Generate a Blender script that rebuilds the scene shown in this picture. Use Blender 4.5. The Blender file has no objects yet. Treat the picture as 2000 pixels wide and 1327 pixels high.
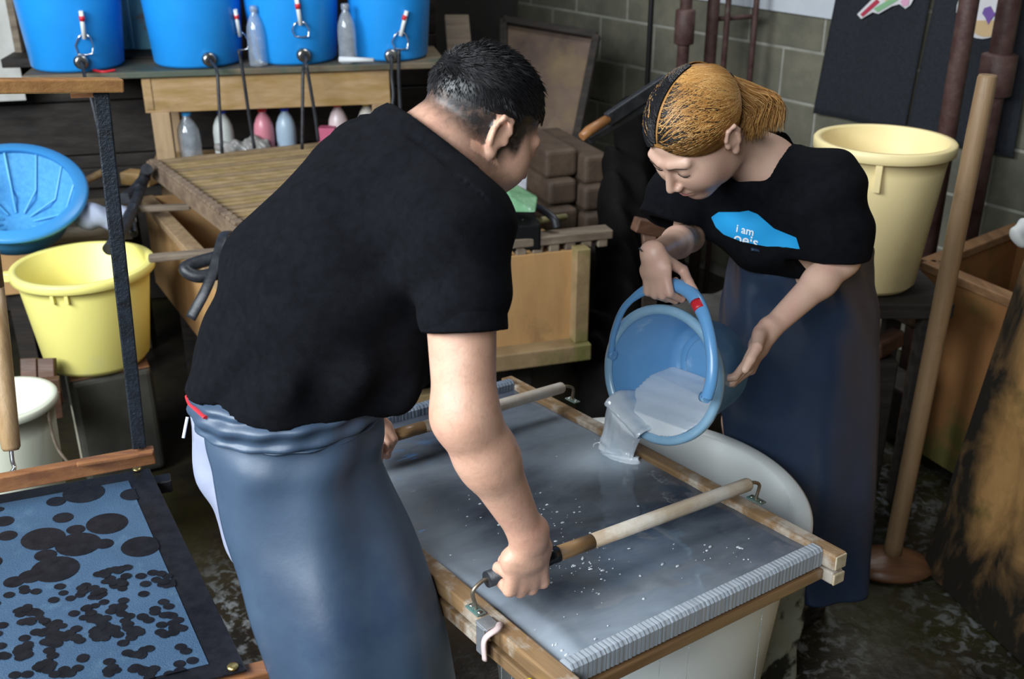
import bpy, bmesh, math, random
import numpy as np
from mathutils import Vector, Matrix, noise as mnoise
from mathutils.bvhtree import BVHTree
import openvdb
PI = math.pi
S = bpy.context.scene
C = S.collection
# ---------------------------------------------------------------- camera
F, H, PITCH = 2075.0, 1.92, math.radians(24.1)
cp, sp = math.cos(PITCH), math.sin(PITCH)
cam_d = bpy.data.cameras.new('camera'); cam = bpy.data.objects.new('camera', cam_d); C.objects.link(cam)
cam_d.sensor_width = 36; cam_d.lens = 36 * F / 2000
cam.location = (0, 0, H); cam.rotation_euler = (PI / 2 - PITCH, 0, 0)
cam_d.clip_start = .05; cam_d.clip_end = 60
cam_d.dof.use_dof = True; cam_d.dof.focus_distance = 1.95; cam_d.dof.aperture_fstop = 5.0
S.camera = cam
# ---------------------------------------------------------------- light and exposure
S.view_settings.view_transform = 'Standard'; S.view_settings.look = 'None'
S.view_settings.gamma = 1; S.view_settings.exposure = 0.13; S.view_settings.use_curve_mapping = False
w = bpy.data.worlds.new('world'); S.world = w; w.use_nodes = True
bg = w.node_tree.nodes['Background']; bg.inputs[0].default_value = (.62, .78, 1.0, 1); bg.inputs[1].default_value = .05
def area(name, loc, target, sx, sy, power, col):
    l = bpy.data.lights.new(name, 'AREA'); l.shape = 'RECTANGLE'; l.size = sx; l.size_y = sy; l.energy = power; l.color = col
    o = bpy.data.objects.new(name, l); C.objects.link(o); o.location = loc
    o.rotation_euler = (Vector(target) - Vector(loc)).to_track_quat('-Z', 'Y').to_euler()
area('window_light_left', (-3.1, 0.3, 2.9), (-.2, 2.2, .8), 2.0, 1.5, 250, (.86, .94, 1.0))
area('window_light_back', (-1.5, -1.6, 3.1), (.4, 2.3, .9), 2.2, 1.4, 165, (.86, .94, 1.0))
area('skylight_rear', (1.0, 4.2, 4.4), (.5, 2.6, .8), 1.6, 1.2, 62, (.95, .98, 1.0))

# ---------------------------------------------------------------- pixel -> world
def ray(x, y):
    u = (663.5 - y) / F
    return Vector(((x - 1000) / F, cp + u * sp, -sp + u * cp))
def PT(x, y, t): return Vector((0, 0, H)) + ray(x, y) * t          # at depth t
def PZ(x, y, z): r = ray(x, y); return Vector((0, 0, H)) + r * ((z - H) / r.z)
def PY(x, y, Y): r = ray(x, y); return Vector((0, 0, H)) + r * (Y / r.y)
U = Vector((math.cos(math.radians(34.5)), math.sin(math.radians(34.5)), 0))
V = Vector((-U.y, U.x, 0))
def vz(v, z): return Vector((v[0], v[1], z))

# ---------------------------------------------------------------- materials
MATS = {}
def mat(name, c1, c2=None, scale=6, rough=.5, metal=0, bump=0, bscale=None, stretch=(1, 1, 1), spec=.5, trans=0, ior=1.45,
        c3=None, s3=2, t3=(.55, .7), detail=6, contrast=(.35, .65), sss=0, sheen=0, coat=0, rvar=0, alpha=1, rot=(0,0,0), attr=None):
    if name in MATS: return MATS[name]
    m = bpy.data.materials.new(name); m.use_nodes = True; MATS[name] = m
    nt = m.node_tree; N = nt.nodes; L = nt.links; b = N['Principled BSDF']
    tc = N.new('ShaderNodeTexCoord'); mp = N.new('ShaderNodeMapping'); mp.inputs['Scale'].default_value = stretch; mp.inputs['Rotation'].default_value = rot
    L.new(tc.outputs['Object'], mp.inputs['Vector'])
    def nz(s, det=detail, dist=0):
        n = N.new('ShaderNodeTexNoise'); n.inputs['Scale'].default_value = s; n.inputs['Detail'].default_value = det
        n.inputs['Roughness'].default_value = .62; n.inputs['Distortion'].default_value = dist; L.new(mp.outputs[0], n.inputs['Vector']); return n
    c2 = c2 or c1
    n1 = nz(scale); r = N.new('ShaderNodeMapRange'); r.inputs['From Min'].default_value = contrast[0]; r.inputs['From Max'].default_value = contrast[1]
    L.new(n1.outputs['Fac'], r.inputs['Value'])
    mx = N.new('ShaderNodeMix'); mx.data_type = 'RGBA'; mx.inputs['A'].default_value = (*c1, 1); mx.inputs['B'].default_value = (*c2, 1)
    L.new(r.outputs[0], mx.inputs['Factor']); out = mx.outputs['Result']
    if c3:
        n = N.new('ShaderNodeTexNoise'); n.inputs['Scale'].default_value = s3; n.inputs['Detail'].default_value = 8; n.inputs['Roughness'].default_value = .65
        L.new(tc.outputs['Object'], n.inputs['Vector'])
        q = N.new('ShaderNodeMapRange'); q.inputs['From Min'].default_value = t3[0]; q.inputs['From Max'].default_value = t3[1]
        L.new(n.outputs['Fac'], q.inputs['Value'])
        m2 = N.new('ShaderNodeMix'); m2.data_type = 'RGBA'; m2.inputs['B'].default_value = (*c3, 1)
        L.new(out, m2.inputs['A']); L.new(q.outputs[0], m2.inputs['Factor']); out = m2.outputs['Result']
    if attr:
        at = N.new('ShaderNodeAttribute'); at.attribute_name = attr[0]; m3 = N.new('ShaderNodeMix'); m3.data_type = 'RGBA'; m3.inputs['B'].default_value = (*attr[1], 1)
        nn = nz(attr[2], 5, .6); ad = N.new('ShaderNodeMath'); ad.operation = 'MULTIPLY_ADD'; ad.inputs[1].default_value = attr[3]; L.new(nn.outputs['Fac'], ad.inputs[0])
        sb = N.new('ShaderNodeMath'); sb.operation = 'SUBTRACT'; sb.use_clamp = True; sb.inputs[1].default_value = attr[3] * .5; L.new(at.outputs['Fac'], ad.inputs[2]); L.new(ad.outputs[0], sb.inputs[0])
        fac = sb.outputs[0]
        if attr[3] < 0:                                             # the attribute masks a noise with hard patches
            mr = N.new('ShaderNodeMapRange'); mr.inputs['From Min'].default_value = .5; mr.inputs['From Max'].default_value = .62; L.new(nn.outputs['Fac'], mr.inputs['Value'])
            ml = N.new('ShaderNodeMath'); ml.operation = 'MULTIPLY'; ml.use_clamp = True; L.new(mr.outputs[0], ml.inputs[0]); L.new(at.outputs['Fac'], ml.inputs[1]); fac = ml.outputs[0]
        L.new(out, m3.inputs['A']); L.new(fac, m3.inputs['Factor']); out = m3.outputs['Result']
    L.new(out, b.inputs['Base Color'])
    b.inputs['Roughness'].default_value = rough; b.inputs['Metallic'].default_value = metal; b.inputs['Specular IOR Level'].default_value = spec
    if rvar:
        rr = N.new('ShaderNodeMapRange'); rr.inputs['To Min'].default_value = max(.03, rough - rvar); rr.inputs['To Max'].default_value = min(1, rough + rvar)
        rr.inputs['From Min'].default_value = .35; rr.inputs['From Max'].default_value = .65
        L.new(nz(scale * .7).outputs['Fac'], rr.inputs['Value']); L.new(rr.outputs[0], b.inputs['Roughness'])
    b.inputs['Transmission Weight'].default_value = trans; b.inputs['IOR'].default_value = ior; b.inputs['Alpha'].default_value = alpha
    if sss: b.inputs['Subsurface Weight'].default_value = sss; b.inputs['Subsurface Radius'].default_value = (.006, .004, .003); b.inputs['Subsurface Scale'].default_value = 1
    if sheen: b.inputs['Sheen Weight'].default_value = sheen; b.inputs['Sheen Roughness'].default_value = .5
    if coat: b.inputs['Coat Weight'].default_value = coat; b.inputs['Coat Roughness'].default_value = .12
    if bump:
        bp = N.new('ShaderNodeBump'); bp.inputs['Strength'].default_value = min(1, bump); bp.inputs['Distance'].default_value = .004 * max(1, bump)
        L.new(nz(bscale or scale * 4).outputs['Fac'], bp.inputs['Height']); L.new(bp.outputs[0], b.inputs['Normal'])
    return m
def wood(name, c1, c2, axis=0, dark=None, rough=.6, t3=(.55, .75), bump=.5, s3=3, scale=14):
    st = [1, 1, 1]; st[axis] = .08
    return mat(name, c1, c2, scale * 2.2, rough, stretch=st, bump=bump, bscale=scale * 4, c3=dark, s3=s3, t3=t3, rvar=.12)

# ---------------------------------------------------------------- mesh builder
def frame_of(d, up=None):
    d = Vector(d).normalized(); up = Vector(up or (0, 0, 1))
    if abs(d.dot(up)) > .99: up = Vector((1, 0, 0))
    x = up.cross(d).normalized(); y = d.cross(x).normalized()
    return x, y, d
class MB:
    def __init__(s): s.v = []; s.f = []; s.mi = []; s.sm = []
    def add(s, vs, fs, mi=0, smooth=False):
        o = len(s.v); s.v += [Vector(v) for v in vs]
        for f in fs: s.f.append([i + o for i in f]); s.mi.append(mi); s.sm.append(smooth)
        return s
    def box(s, lo, hi, mi=0, M=None):
        vs = [Vector((x, y, z)) for z in (lo[2], hi[2]) for y in (lo[1], hi[1]) for x in (lo[0], hi[0])]
        if M: vs = [M @ v for v in vs]
        return s.add(vs, [(0, 2, 3, 1), (4, 5, 7, 6), (0, 1, 5, 4), (2, 6, 7, 3), (0, 4, 6, 2), (1, 3, 7, 5)], mi)
    def bar(s, p, q, wd, ht, up=None, mi=0, w2=None, h2=None):     # beam p->q, width wd (sideways), height ht (up)
        p = Vector(p); q = Vector(q); x, y, d = frame_of(q - p, up); w2 = w2 or wd; h2 = h2 or ht
        vs = [p + x * a * wd / 2 + y * b * ht / 2 for a, b in ((-1, -1), (1, -1), (1, 1), (-1, 1))] + \
             [q + x * a * w2 / 2 + y * b * h2 / 2 for a, b in ((-1, -1), (1, -1), (1, 1), (-1, 1))]
        return s.add(vs, [(3, 2, 1, 0), (4, 5, 6, 7), (0, 1, 5, 4), (1, 2, 6, 5), (2, 3, 7, 6), (3, 0, 4, 7)], mi)
    def tube(s, pts, r, n=10, caps=True, mi=0, flat=1, up=None):
        pts = [Vector(p) for p in pts]; m = len(pts); rs = r if isinstance(r, (list, tuple)) else [r] * m
        vs = []; px = None
        for i, p in enumerate(pts):
            d = (pts[min(i + 1, m - 1)] - pts[max(i - 1, 0)])
            if d.length < 1e-9: d = Vector((0, 0, 1))
            d.normalize()
            if px is None: x, y, _ = frame_of(d, up)
            else:
                x = px - d * px.dot(d)
                x = x.normalized() if x.length > 1e-6 else frame_of(d, up)[0]
                y = d.cross(x).normalized()
            px = x
            for k in range(n):
                a = 2 * PI * k / n; vs.append(p + (x * math.cos(a) + y * math.sin(a) * flat) * rs[i])
        fs = [(i * n + k, i * n + (k + 1) % n, (i + 1) * n + (k + 1) % n, (i + 1) * n + k) for i in range(m - 1) for k in range(n)]
        s.add(vs, fs, mi, n > 5)
        if caps:
            o = len(s.v) - len(vs)
            s.f.append([o + k for k in range(n)][::-1]); s.mi.append(mi); s.sm.append(False)
            s.f.append([o + (m - 1) * n + k for k in range(n)]); s.mi.append(mi); s.sm.append(False)
        return s
    def lathe(s, prof, n=48, M=None, mi=0, sq=None, smooth=True):    # prof: (r, z) list
        vs = []
        for r, z in prof:
            for k in range(n):
                a = 2 * PI * k / n; x, y = math.cos(a), math.sin(a)
                if sq: q = (abs(x) ** sq + abs(y) ** sq) ** (-1 / sq); x *= q; y *= q
                vs.append(Vector((r * x, r * y, z)))
        if M: vs = [M @ v for v in vs]
        m = len(prof)
        return s.add(vs, [(i * n + k, i * n + (k + 1) % n, (i + 1) * n + (k + 1) % n, (i + 1) * n + k) for i in range(m - 1) for k in range(n)], mi, smooth)
    def prism(s, poly, off, mi=0):
        n = len(poly); a = [Vector(p) for p in poly]; b = [p + Vector(off) for p in a]
        s.add(a + b, [list(range(n))[::-1], [n + i for i in range(n)]] + [(i, (i + 1) % n, n + (i + 1) % n, n + i) for i in range(n)], mi)
        return s
    def build(s, name, m, parent=None, world=True, bevel=0, seg=2, sub=0):
        me = bpy.data.meshes.new(name)
        off = root_loc(parent) if (world and parent) else Vector()
        me.from_pydata([v - off for v in s.v], [], s.f)
        ms = m if isinstance(m, (list, tuple)) else [m]
        for x in ms: me.materials.append(x)
        for p, i, sm in zip(me.polygons, s.mi, s.sm): p.material_index = i; p.use_smooth = sm
        me.validate(); me.update()
        o = bpy.data.objects.new(name, me); C.objects.link(o)
        if parent: o.parent = parent
        bm = bmesh.new(); bm.from_mesh(me); bmesh.ops.recalc_face_normals(bm, faces=bm.faces)
        bm.to_mesh(me); bm.free()
        if bevel:
            md = o.modifiers.new('bevel', 'BEVEL'); md.width = bevel; md.segments = seg; md.limit_method = 'ANGLE'; md.angle_limit = .7
        if sub:
            md = o.modifiers.new('sub', 'SUBSURF'); md.levels = sub; md.render_levels = sub
        return o
def root_loc(p):
    l = Vector()
    while p: l = l + p.location; p = p.parent
    return l
def thing(name, label, cat, loc=(0, 0, 0), group=None, M=None):
    o = bpy.data.objects.new(name, None); C.objects.link(o); o.location = loc; o.empty_display_size = .05
    if M: o.matrix_world = M
    return tag(o, label, cat, group)
def tag(o, label, cat, group=None, kind=None):
    if label: o['label'] = label
    if cat: o['category'] = cat
    if group: o['group'] = group
    if kind: o['kind'] = kind
    return o
def struct(o): o['kind'] = 'structure'; return o
def arc(pts, n=8):                                                  # Catmull-Rom through points
    P = [Vector(p) for p in pts]; P = [P[0] * 2 - P[1]] + P + [P[-1] * 2 - P[-2]]; out = []
    for i in range(1, len(P) - 2):
        for k in range(n):
            t = k / n; a, b, c, d = P[i - 1:i + 3]
            out.append(.5 * ((2 * b) + (c - a) * t + (2 * a - 5 * b + 4 * c - d) * t * t + (3 * b - a - 3 * c + d) * t ** 3))
    out.append(P[-2]); return out

# ---------------------------------------------------------------- signed-distance bodies
def A(v): return np.array(v, dtype=np.float32)
def rc(a, b, ra, rb, w=None, ratio=1.0):                            # tapered capsule, widened by ratio along w
    a = A(a); b = A(b); ba = b - a; L2 = max(float(ba @ ba), 1e-9)
    W = None if w is None else A(Vector(w).normalized())
    def fn(P):
        v = P - a; h = np.clip((v @ ba) / L2, 0, 1); q = v - h[..., None] * ba
        if W is not None: q = q + (q @ W)[..., None] * W * (1 / ratio - 1)
        return np.sqrt((q * q).sum(-1)) - (ra + (rb - ra) * h)
    m = max(ra, rb) * max(ratio, 1)
    return fn, np.minimum(a, b) - m, np.maximum(a, b) + m
def el(c, r, M=None):                                               # ellipsoid
    c = A(c); r = A(r); Mn = np.eye(3, dtype=np.float32) if M is None else np.array(M, dtype=np.float32)
    def fn(P):
        q = (P - c) @ Mn; k0 = np.sqrt(((q / r) ** 2).sum(-1)); k1 = np.sqrt(((q / (r * r)) ** 2).sum(-1)) + 1e-9
        return k0 * (k0 - 1) / k1
    m = float(r.max()); return fn, c - m, c + m
def bx(c, h, M=None, rad=.003):
    c = A(c); h = A(h); Mn = np.eye(3, dtype=np.float32) if M is None else np.array(M, dtype=np.float32)
    def fn(P):
        q = np.abs((P - c) @ Mn) - h
        return np.sqrt((np.maximum(q, 0) ** 2).sum(-1)) + np.minimum(q.max(-1), 0) - rad
    m = float(np.sqrt((h * h).sum())) + rad; return fn, c - m, c + m
class SDF:
    def __init__(s, lo, hi, vox):
        s.lo = A(lo); s.vox = vox; s.n = np.ceil((A(hi) - s.lo) / vox).astype(int) + 1
        s.a = np.full(s.n, .05, dtype=np.float32)
    def win(s, lo, hi, m):
        i0 = np.clip(np.floor((lo - m - s.lo) / s.vox).astype(int), 0, s.n); i1 = np.clip(np.ceil((hi + m - s.lo) / s.vox).astype(int) + 1, 0, s.n)
        if (i1 <= i0).any(): return None, None
        g = np.stack(np.meshgrid(*[np.arange(i0[k], i1[k], dtype=np.float32) * s.vox + s.lo[k] for k in range(3)], indexing='ij'), -1)
        return tuple(slice(i0[k], i1[k]) for k in range(3)), g
    def add(s, prim, k=.01):
        fn, lo, hi = prim; sl, g = s.win(lo, hi, .03 + k)
        if sl is None: return s
        d = fn(g); c = s.a[sl]; h = np.maximum(k - np.abs(c - d), 0) / k; s.a[sl] = np.minimum(c, d) - h * h * k * .25; return s
    def sub(s, prim, k=.006):
        fn, lo, hi = prim; sl, g = s.win(lo, hi, .01 + k)
        if sl is None: return s
        d = -fn(g); c = s.a[sl]; h = np.maximum(k - np.abs(c - d), 0) / k; s.a[sl] = np.maximum(c, d) + h * h * k * .25; return s
    def clip(s, p, n):                                              # keep the side n points away from
        p = A(p); n = A(Vector(n).normalized()); sl, g = s.win(s.lo, s.lo + s.n * s.vox, .01)
        s.a[sl] = np.maximum(s.a[sl], (g - p) @ n); return s
    def disp(s, f):
        idx = np.nonzero(np.abs(s.a) < .03); P = np.stack(idx, -1).astype(np.float32) * s.vox + s.lo
        s.a[idx] += f(P).astype(np.float32); return s
    def mesh(s, name, m, parent=None):
        g = openvdb.FloatGrid(); g.background = .05
        s.a[0] = s.a[-1] = .05; s.a[:, 0] = s.a[:, -1] = .05; s.a[:, :, 0] = s.a[:, :, -1] = .05
        g.copyFromArray(np.clip(s.a, -.05, .05)); pts, q = g.convertToQuads(isovalue=0)
        pts = pts * s.vox + s.lo
        off = A(root_loc(parent)) if parent else 0
        me = bpy.data.meshes.new(name); pts = pts - off
        me.vertices.add(len(pts)); me.vertices.foreach_set('co', pts.astype(np.float32).ravel())
        me.loops.add(len(q) * 4); me.polygons.add(len(q))
        a, b, c = pts[q[:, 0]], pts[q[:, 1]], pts[q[:, 2]]; d = pts[q[:, 3]]
        vol = (np.cross(b, c) * a).sum() + (np.cross(c, d) * a).sum()
        if vol < 0: q = q[:, ::-1]
        me.loops.foreach_set('vertex_index', q.astype(np.int32).ravel())
        me.polygons.foreach_set('loop_start', np.arange(len(q), dtype=np.int32) * 4)
        me.polygons.foreach_set('use_smooth', np.ones(len(q), dtype=bool))
        me.update(calc_edges=True); me.validate()
        for x in (m if isinstance(m, (list, tuple)) else [m]): me.materials.append(x)
        o = bpy.data.objects.new(name, me); C.objects.link(o)
        if parent: o.parent = parent
        return o
def set_attr(o, name, fn):                                           # fn: world points (n,3) -> values
    me = o.data; co = np.empty(len(me.vertices) * 3, dtype=np.float32); me.vertices.foreach_get('co', co); co = co.reshape(-1, 3) + A(root_loc(o) if o.parent else Vector())
    at = me.attributes.new(name, 'FLOAT', 'POINT'); at.data.foreach_set('value', np.clip(fn(co), 0, 1).astype(np.float32))
def sstep(a, b, x): t = np.clip((x - a) / (b - a), 0, 1); return t * t * (3 - 2 * t)
def bvh_of(o):
    off = root_loc(o); me = o.data
    return BVHTree.FromPolygons([v.co + off for v in me.vertices], [p.vertices[:] for p in me.polygons])
def wave(P, d, freq, ph=0): return np.sin(P @ A(Vector(d).normalized()) * freq + ph)
# ================================================================ materials used around the room
M_floor = mat('wet_floor', (.008, .0065, .005), (.026, .020, .014), 2.6, .30, c3=(.024, .022, .007), s3=1.3, t3=(.46, .62), bump=.9, bscale=16, rvar=.2, attr=('foam', (.30, .32, .33), 26, -1))
M_darkwood = wood('dark_wall_wood', (.009, .006, .0045), (.026, .018, .013), 0, rough=.7)
M_pine = wood('aged_pine', (.42, .27, .14), (.30, .18, .055), 0, dark=(.12, .08, .045), s3=2.5, t3=(.6, .8))
M_pineY = wood('aged_pine_lengthwise', (.40, .27, .15), (.27, .17, .09), 2, dark=(.10, .07, .045), t3=(.6, .8))
M_ply = mat('vat_plywood', (.50, .29, .12), (.40, .22, .09), 7, .55, stretch=(1, 1, .25), c3=(.12, .08, .035), s3=2.2, t3=(.58, .75), bump=.3)
M_grey = wood('weathered_wood', (.22, .17, .12), (.12, .085, .06), 0, dark=(.04, .03, .025), rough=.75)
M_slat = wood('rack_slat_wood', (.30, .205, .11), (.19, .13, .07), 0, rough=.6)
M_black = mat('black_rubber', (.012, .013, .016), (.03, .032, .038), 30, .42, bump=.3)
M_metal = mat('bare_metal', (.45, .44, .42), (.3, .28, .25), 30, .3, 1)
M_wire = mat('steel_wire', (.75, .76, .78), rough=.22, metal=1)

# ================================================================ the room
fl = MB()
n = 160; x0, x1, y0, y1 = -6, 6, -3.5, 9
vs = []; fs = []
for j in range(n + 1):
    for i in range(n + 1):
        x = x0 + (x1 - x0) * i / n; y = y0 + (y1 - y0) * j / n
        vs.append((x, y, .012 * (mnoise.noise(Vector((x * 1.7, y * 1.7, 0))) - .45)))
for j in range(n):
    for i in range(n): a = j * (n + 1) + i; fs.append((a, a + 1, a + n + 2, a + n + 1))
fl.add(vs, fs, 0, True); flo = struct(fl.build('floor', M_floor))
def foam(P):
    m = np.zeros(len(P))
    for (x, y, z), sx_, a in ((PZ(470, 1215, 0), .16, .75), (PZ(1725, 960, 0), .16, .6), (PZ(1900, 1215, 0), .14, .42), (PZ(1560, 1270, 0), .15, .5)): m += a * np.exp(-(((P[:, 0] - x) / sx_) ** 2 + ((P[:, 1] - y) / sx_ / 1.6) ** 2))
    return m
set_attr(flo, 'foam', foam)

# block wall on the right: courses of concrete blocks with pale mortar
def block_mat():
    m = mat('concrete_block', (.17, .155, .11), (.105, .098, .072), 5, .8, c3=(.06, .06, .045), s3=1.6, t3=(.5, .75), bump=.6, bscale=40)
    return m
WALL_D = 3.75
wo = U * WALL_D
BH, BW = .226, .432
b = MB(); b2 = MB()
for row in range(14):
    z0 = row * BH + .045
    for k in range(-4, 20):
        s0 = k * BW + (BW / 2 if row % 2 else 0) - 1.0
        p = wo + V * s0 + Vector((0, 0, z0)); g = .0065
        M = Matrix.Translation(p) @ Matrix.Rotation(math.radians(124.5), 4, 'Z')
        b.box((g, -.02 + random.Random(row * 99 + k).uniform(-.0012, .0012), g), (BW - g, .0, BH - g), 0, M)
Mm = mat('pale_mortar', (.34, .33, .27), (.24, .23, .19), 9, .9)
p = wo + V * -3.4 + U * .004
M = Matrix.Translation(p) @ Matrix.Rotation(math.radians(124.5), 4, 'Z')
b2.box((0, -.25, 0), (9.5, -.0015, 3.3), 0, M)
wr = b.build('wall_right', block_mat(), bevel=.003, seg=1); struct(wr)
mo = b2.build('mortar', Mm, wr); 

# dark timber partition on the left
WL0 = Vector((-2.9, 4.50, 0)); WD = Vector((math.cos(math.radians(14)), math.sin(math.radians(14)), 0)); WN = Vector((-WD.y, WD.x, 0))
b = MB()
for k in range(12):
    z = k * .24; b.bar(WL0 + Vector((0, 0, z + .12)), WL0 + WD * 2.62 + Vector((0, 0, z + .12)), .04 + .004 * (k % 2), .234)
b.bar(WL0 + Vector((0, -.03, .62)), WL0 + WD * 2.6 + Vector((0, -.03, .62)), .05, .09)
struct(b.build('wall_left', M_darkwood, bevel=.004))
b = MB(); b.bar(WL0 - WD * 3 + Vector((0, 0, 1.5)) + WN * .4, WL0 + WD * 5 + Vector((0, 0, 1.5)) + WN * 1.6, .1, 3.2)
struct(b.build('wall_back', mat('dark_back_wall', (.02, .018, .016), (.035, .03, .027), 3, .8)))  # very dark, faintly mottled colour over the whole wall
# pale board whose colour stands for window light at the top left corner
b = MB(); p = PT(6, 18, 4.35); b.bar(p - WD * .4 - Vector((0, 0, .12)) , p + WD * .025 - Vector((0, 0, .12)), .02, .5)
struct(b.build('window_1', mat('pale_window_light', (.55, .54, .5), (.42, .4, .36), 6, .8)))
b = MB(); p = PT(24, 18, 4.33); b.bar(p + Vector((0, 0, -.2)), p + Vector((0, 0, .4)), .035, .03, up=(1, 0, 0)); struct(b.build('trim_1', M_grey, bevel=.003))

# white board along the top of the block wall
def on_wall(x, y, off=0): r = ray(x, y); t = (WALL_D - off) / (U.x * r.x + U.y * r.y); return Vector((0, 0, H)) + r * t
a = on_wall(1330, -6, .03); c = on_wall(1640, 40, .03)
b = MB(); b.prism([a, c, c + Vector((0, 0, .8)), a + Vector((0, 0, .8))], U * .02)
struct(b.build('trim_2', mat('white_board', (.55, .57, .6), (.47, .49, .52), 4, .6)))

# ---------------------------------------------------------------- black noren cloths on the wall
M_noren = mat('black_cotton', (.008, .010, .014), (.016, .018, .024), 90, .9, bump=.3, bscale=500)
def cloth(px, off, nx=24, nz=24, amp=.006, name='hanging_cloth', label='', cat='cloth', group=None):
    tl, tr, br, bl = [on_wall(x, y, off) for x, y in px]
    vs = []
    for j in range(nz + 1):
        for i in range(nx + 1):
            s, t = i / nx, j / nz
            p = (tl * (1 - s) + tr * s) * (1 - t) + (bl * (1 - s) + br * s) * t
            vs.append(p - U * (amp * math.sin(s * 9 + t * 2.2) * (.3 + t)) - U * amp * t * 2)
    m = MB(); m.add(vs, [(j * (nx + 1) + i, j * (nx + 1) + i + 1, (j + 1) * (nx + 1) + i + 1, (j + 1) * (nx + 1) + i) for j in range(nz) for i in range(nx)], 0, True)
    root = m.build(name, M_noren); md = root.modifiers.new('thick', 'SOLIDIFY'); md.thickness = .003
    return tag(root, label, cat, group)
n1 = cloth([(1650, -90), (1835, -90), (1768, 256), (1594, 220)], .03, label='black cotton cloth hanging on the block wall, with the red striped fan motif', name='hanging_cloth', group='black cloths on the wall')
n2 = cloth([(1845, -90), (2045, -90), (1980, 308), (1775, 266)], .03, label='black cotton cloth hanging behind the pipes, with the round fan motif', name='hanging_cloth', group='black cloths on the wall')
def decal_wall(px, off, m, name, parent):
    pts = [on_wall(x, y, off) for x, y in px]; mb = MB(); mb.prism(pts, U * .0015); return mb.build(name, m, parent)
FM = {'white': mat('print_white', (.62, .6, .6), rough=.8), 'red': mat('print_red', (.4, .03, .06), rough=.8), 'green': mat('print_green', (.2, .38, .2), rough=.8),
      'tan': mat('print_tan', (.55, .38, .2), rough=.8), 'purple': mat('print_purple', (.16, .08, .3), rough=.8), 'pink': mat('print_pink', (.6, .3, .42), rough=.8)}
mo_ = [('white', [(1674, 28), (1700, 2), (1716, -14), (1790, -14), (1778, 10), (1768, 17), (1757, 8), (1742, 12), (1716, 27), (1704, 24), (1682, 37)], .055),
       ('red', [(1680, 28), (1712, -2), (1718, 4), (1685, 33)], .059), ('green', [(1706, 17), (1748, -8), (1754, 0), (1714, 24)], .059),
       ('tan', [(1722, -6), (1760, -12), (1752, 0), (1732, 4)], .058), ('pink', [(1758, 4), (1766, -6), (1776, 0), (1774, 10), (1764, 13)], .059)]
for c_, pp, of in mo_: decal_wall(pp, of, FM[c_], 'printed_motif', n1)
def ell(cx, cy, rx, ry, a0=0, a1=360, n=28): return [(cx + rx * math.cos(math.radians(a0 + (a1 - a0) * i / n)), cy + ry * math.sin(math.radians(a0 + (a1 - a0) * i / n))) for i in range(n + 1)]
decal_wall(ell(1918, 22, 50, 54)[:-1], .055, FM['white'], 'printed_motif', n2)
decal_wall(ell(1925, 40, 34, 32, 0, 180), .059, FM['tan'], 'printed_motif', n2)
decal_wall([(1876, -8), (1896, -8), (1890, 2), (1900, 10), (1884, 14), (1894, 24), (1878, 28)], .059, FM['green'], 'printed_motif', n2)
decal_wall([(1922, 16), (1934, 12), (1940, 24), (1948, 26), (1938, 34), (1930, 48), (1924, 34), (1918, 26)], .062, FM['purple'], 'printed_motif', n2)

# ---------------------------------------------------------------- pipes and rods
M_pipe = mat('rusty_painted_pipe', (.055, .022, .02), (.10, .055, .045), 18, .55, bump=.5, c3=(.12, .10, .07), s3=7, t3=(.62, .75))
def vpipe(x, y, t, r, z0=0, z1=3.0, lean=(0, 0)):
    p = PT(x, y, t); q0 = Vector((p.x - lean[0] * (p.z - z0), p.y - lean[1] * (p.z - z0), z0)); q1 = Vector((p.x + lean[0] * (z1 - p.z), p.y + lean[1] * (z1 - p.z), z1))
    return q0, q1
def pipe(name, label, x, y, t, r, collar=None, **k):
    q0, q1 = vpipe(x, y, t, r, **k); root = thing(name, label, 'pipe', vz(q0, q0.z))
    MB().tube([q0, q1], r, 20).build('shaft', M_pipe, root)
    if collar:
        zt, zb, rr = collar; d = (q1 - q0).normalized()
        a = q0 + d * ((zb - q0.z) / d.z); c = q0 + d * ((zt - q0.z) / d.z)
        MB().tube([a - d * .006, a, a + d * .002, c - d * .002, c, c + d * .006], [r, rr * .96, rr, rr, rr * .96, r], 20).build('pipe_collar', M_pipe, root)
    return root
pipe('steel_pipe', 'slim rusty pipe without a collar in front of the black cloths', 1852, 245, 3.72, .033)
pA = PT(1965, 90, 3.95); pB = PT(1945, 172, 3.95)
pipe('steel_pipe', 'thick rusty pipe with a wide collar behind the wooden pole', 1918, 300, 3.92, .040, collar=(pA.z, pB.z, .062))
a_ = PT(1337, 14, 4.6); c_ = PT(1333, 83, 4.6)
pipe('steel_pipe', 'dark red pipe with a long collar above the woman\'s head', 1333, 120, 4.6, .026, collar=(a_.z, c_.z, .043))
pipe('steel_pipe', 'plain dark red pipe standing behind the woman\'s head', 1388, 90, 4.7, .027)
root = thing('metal_ladder', 'thin rusty ladder frame with one crossbar against the block wall', 'ladder', vz(PT(1445, 100, 4.85), 0))
for x in (1416, 1470):
    q0, q1 = vpipe(x, 90, 4.7, .012); MB().tube([q0, q1], .013, 10).build('upright', M_pipe, root)
MB().tube([PT(1400, 37, 4.69), PT(1473, 32, 4.69)], .011, 10).build('crossbar', M_pipe, root)
q0, q1 = vpipe(1268, 90, 4.3, .012); tag(MB().tube([q0, q1], .011, 10).build('metal_rod', mat('black_steel', (.012, .011, .011), rough=.5, metal=.4)), 'thin black steel rod standing behind the woman\'s forehead', 'rod')

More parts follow.
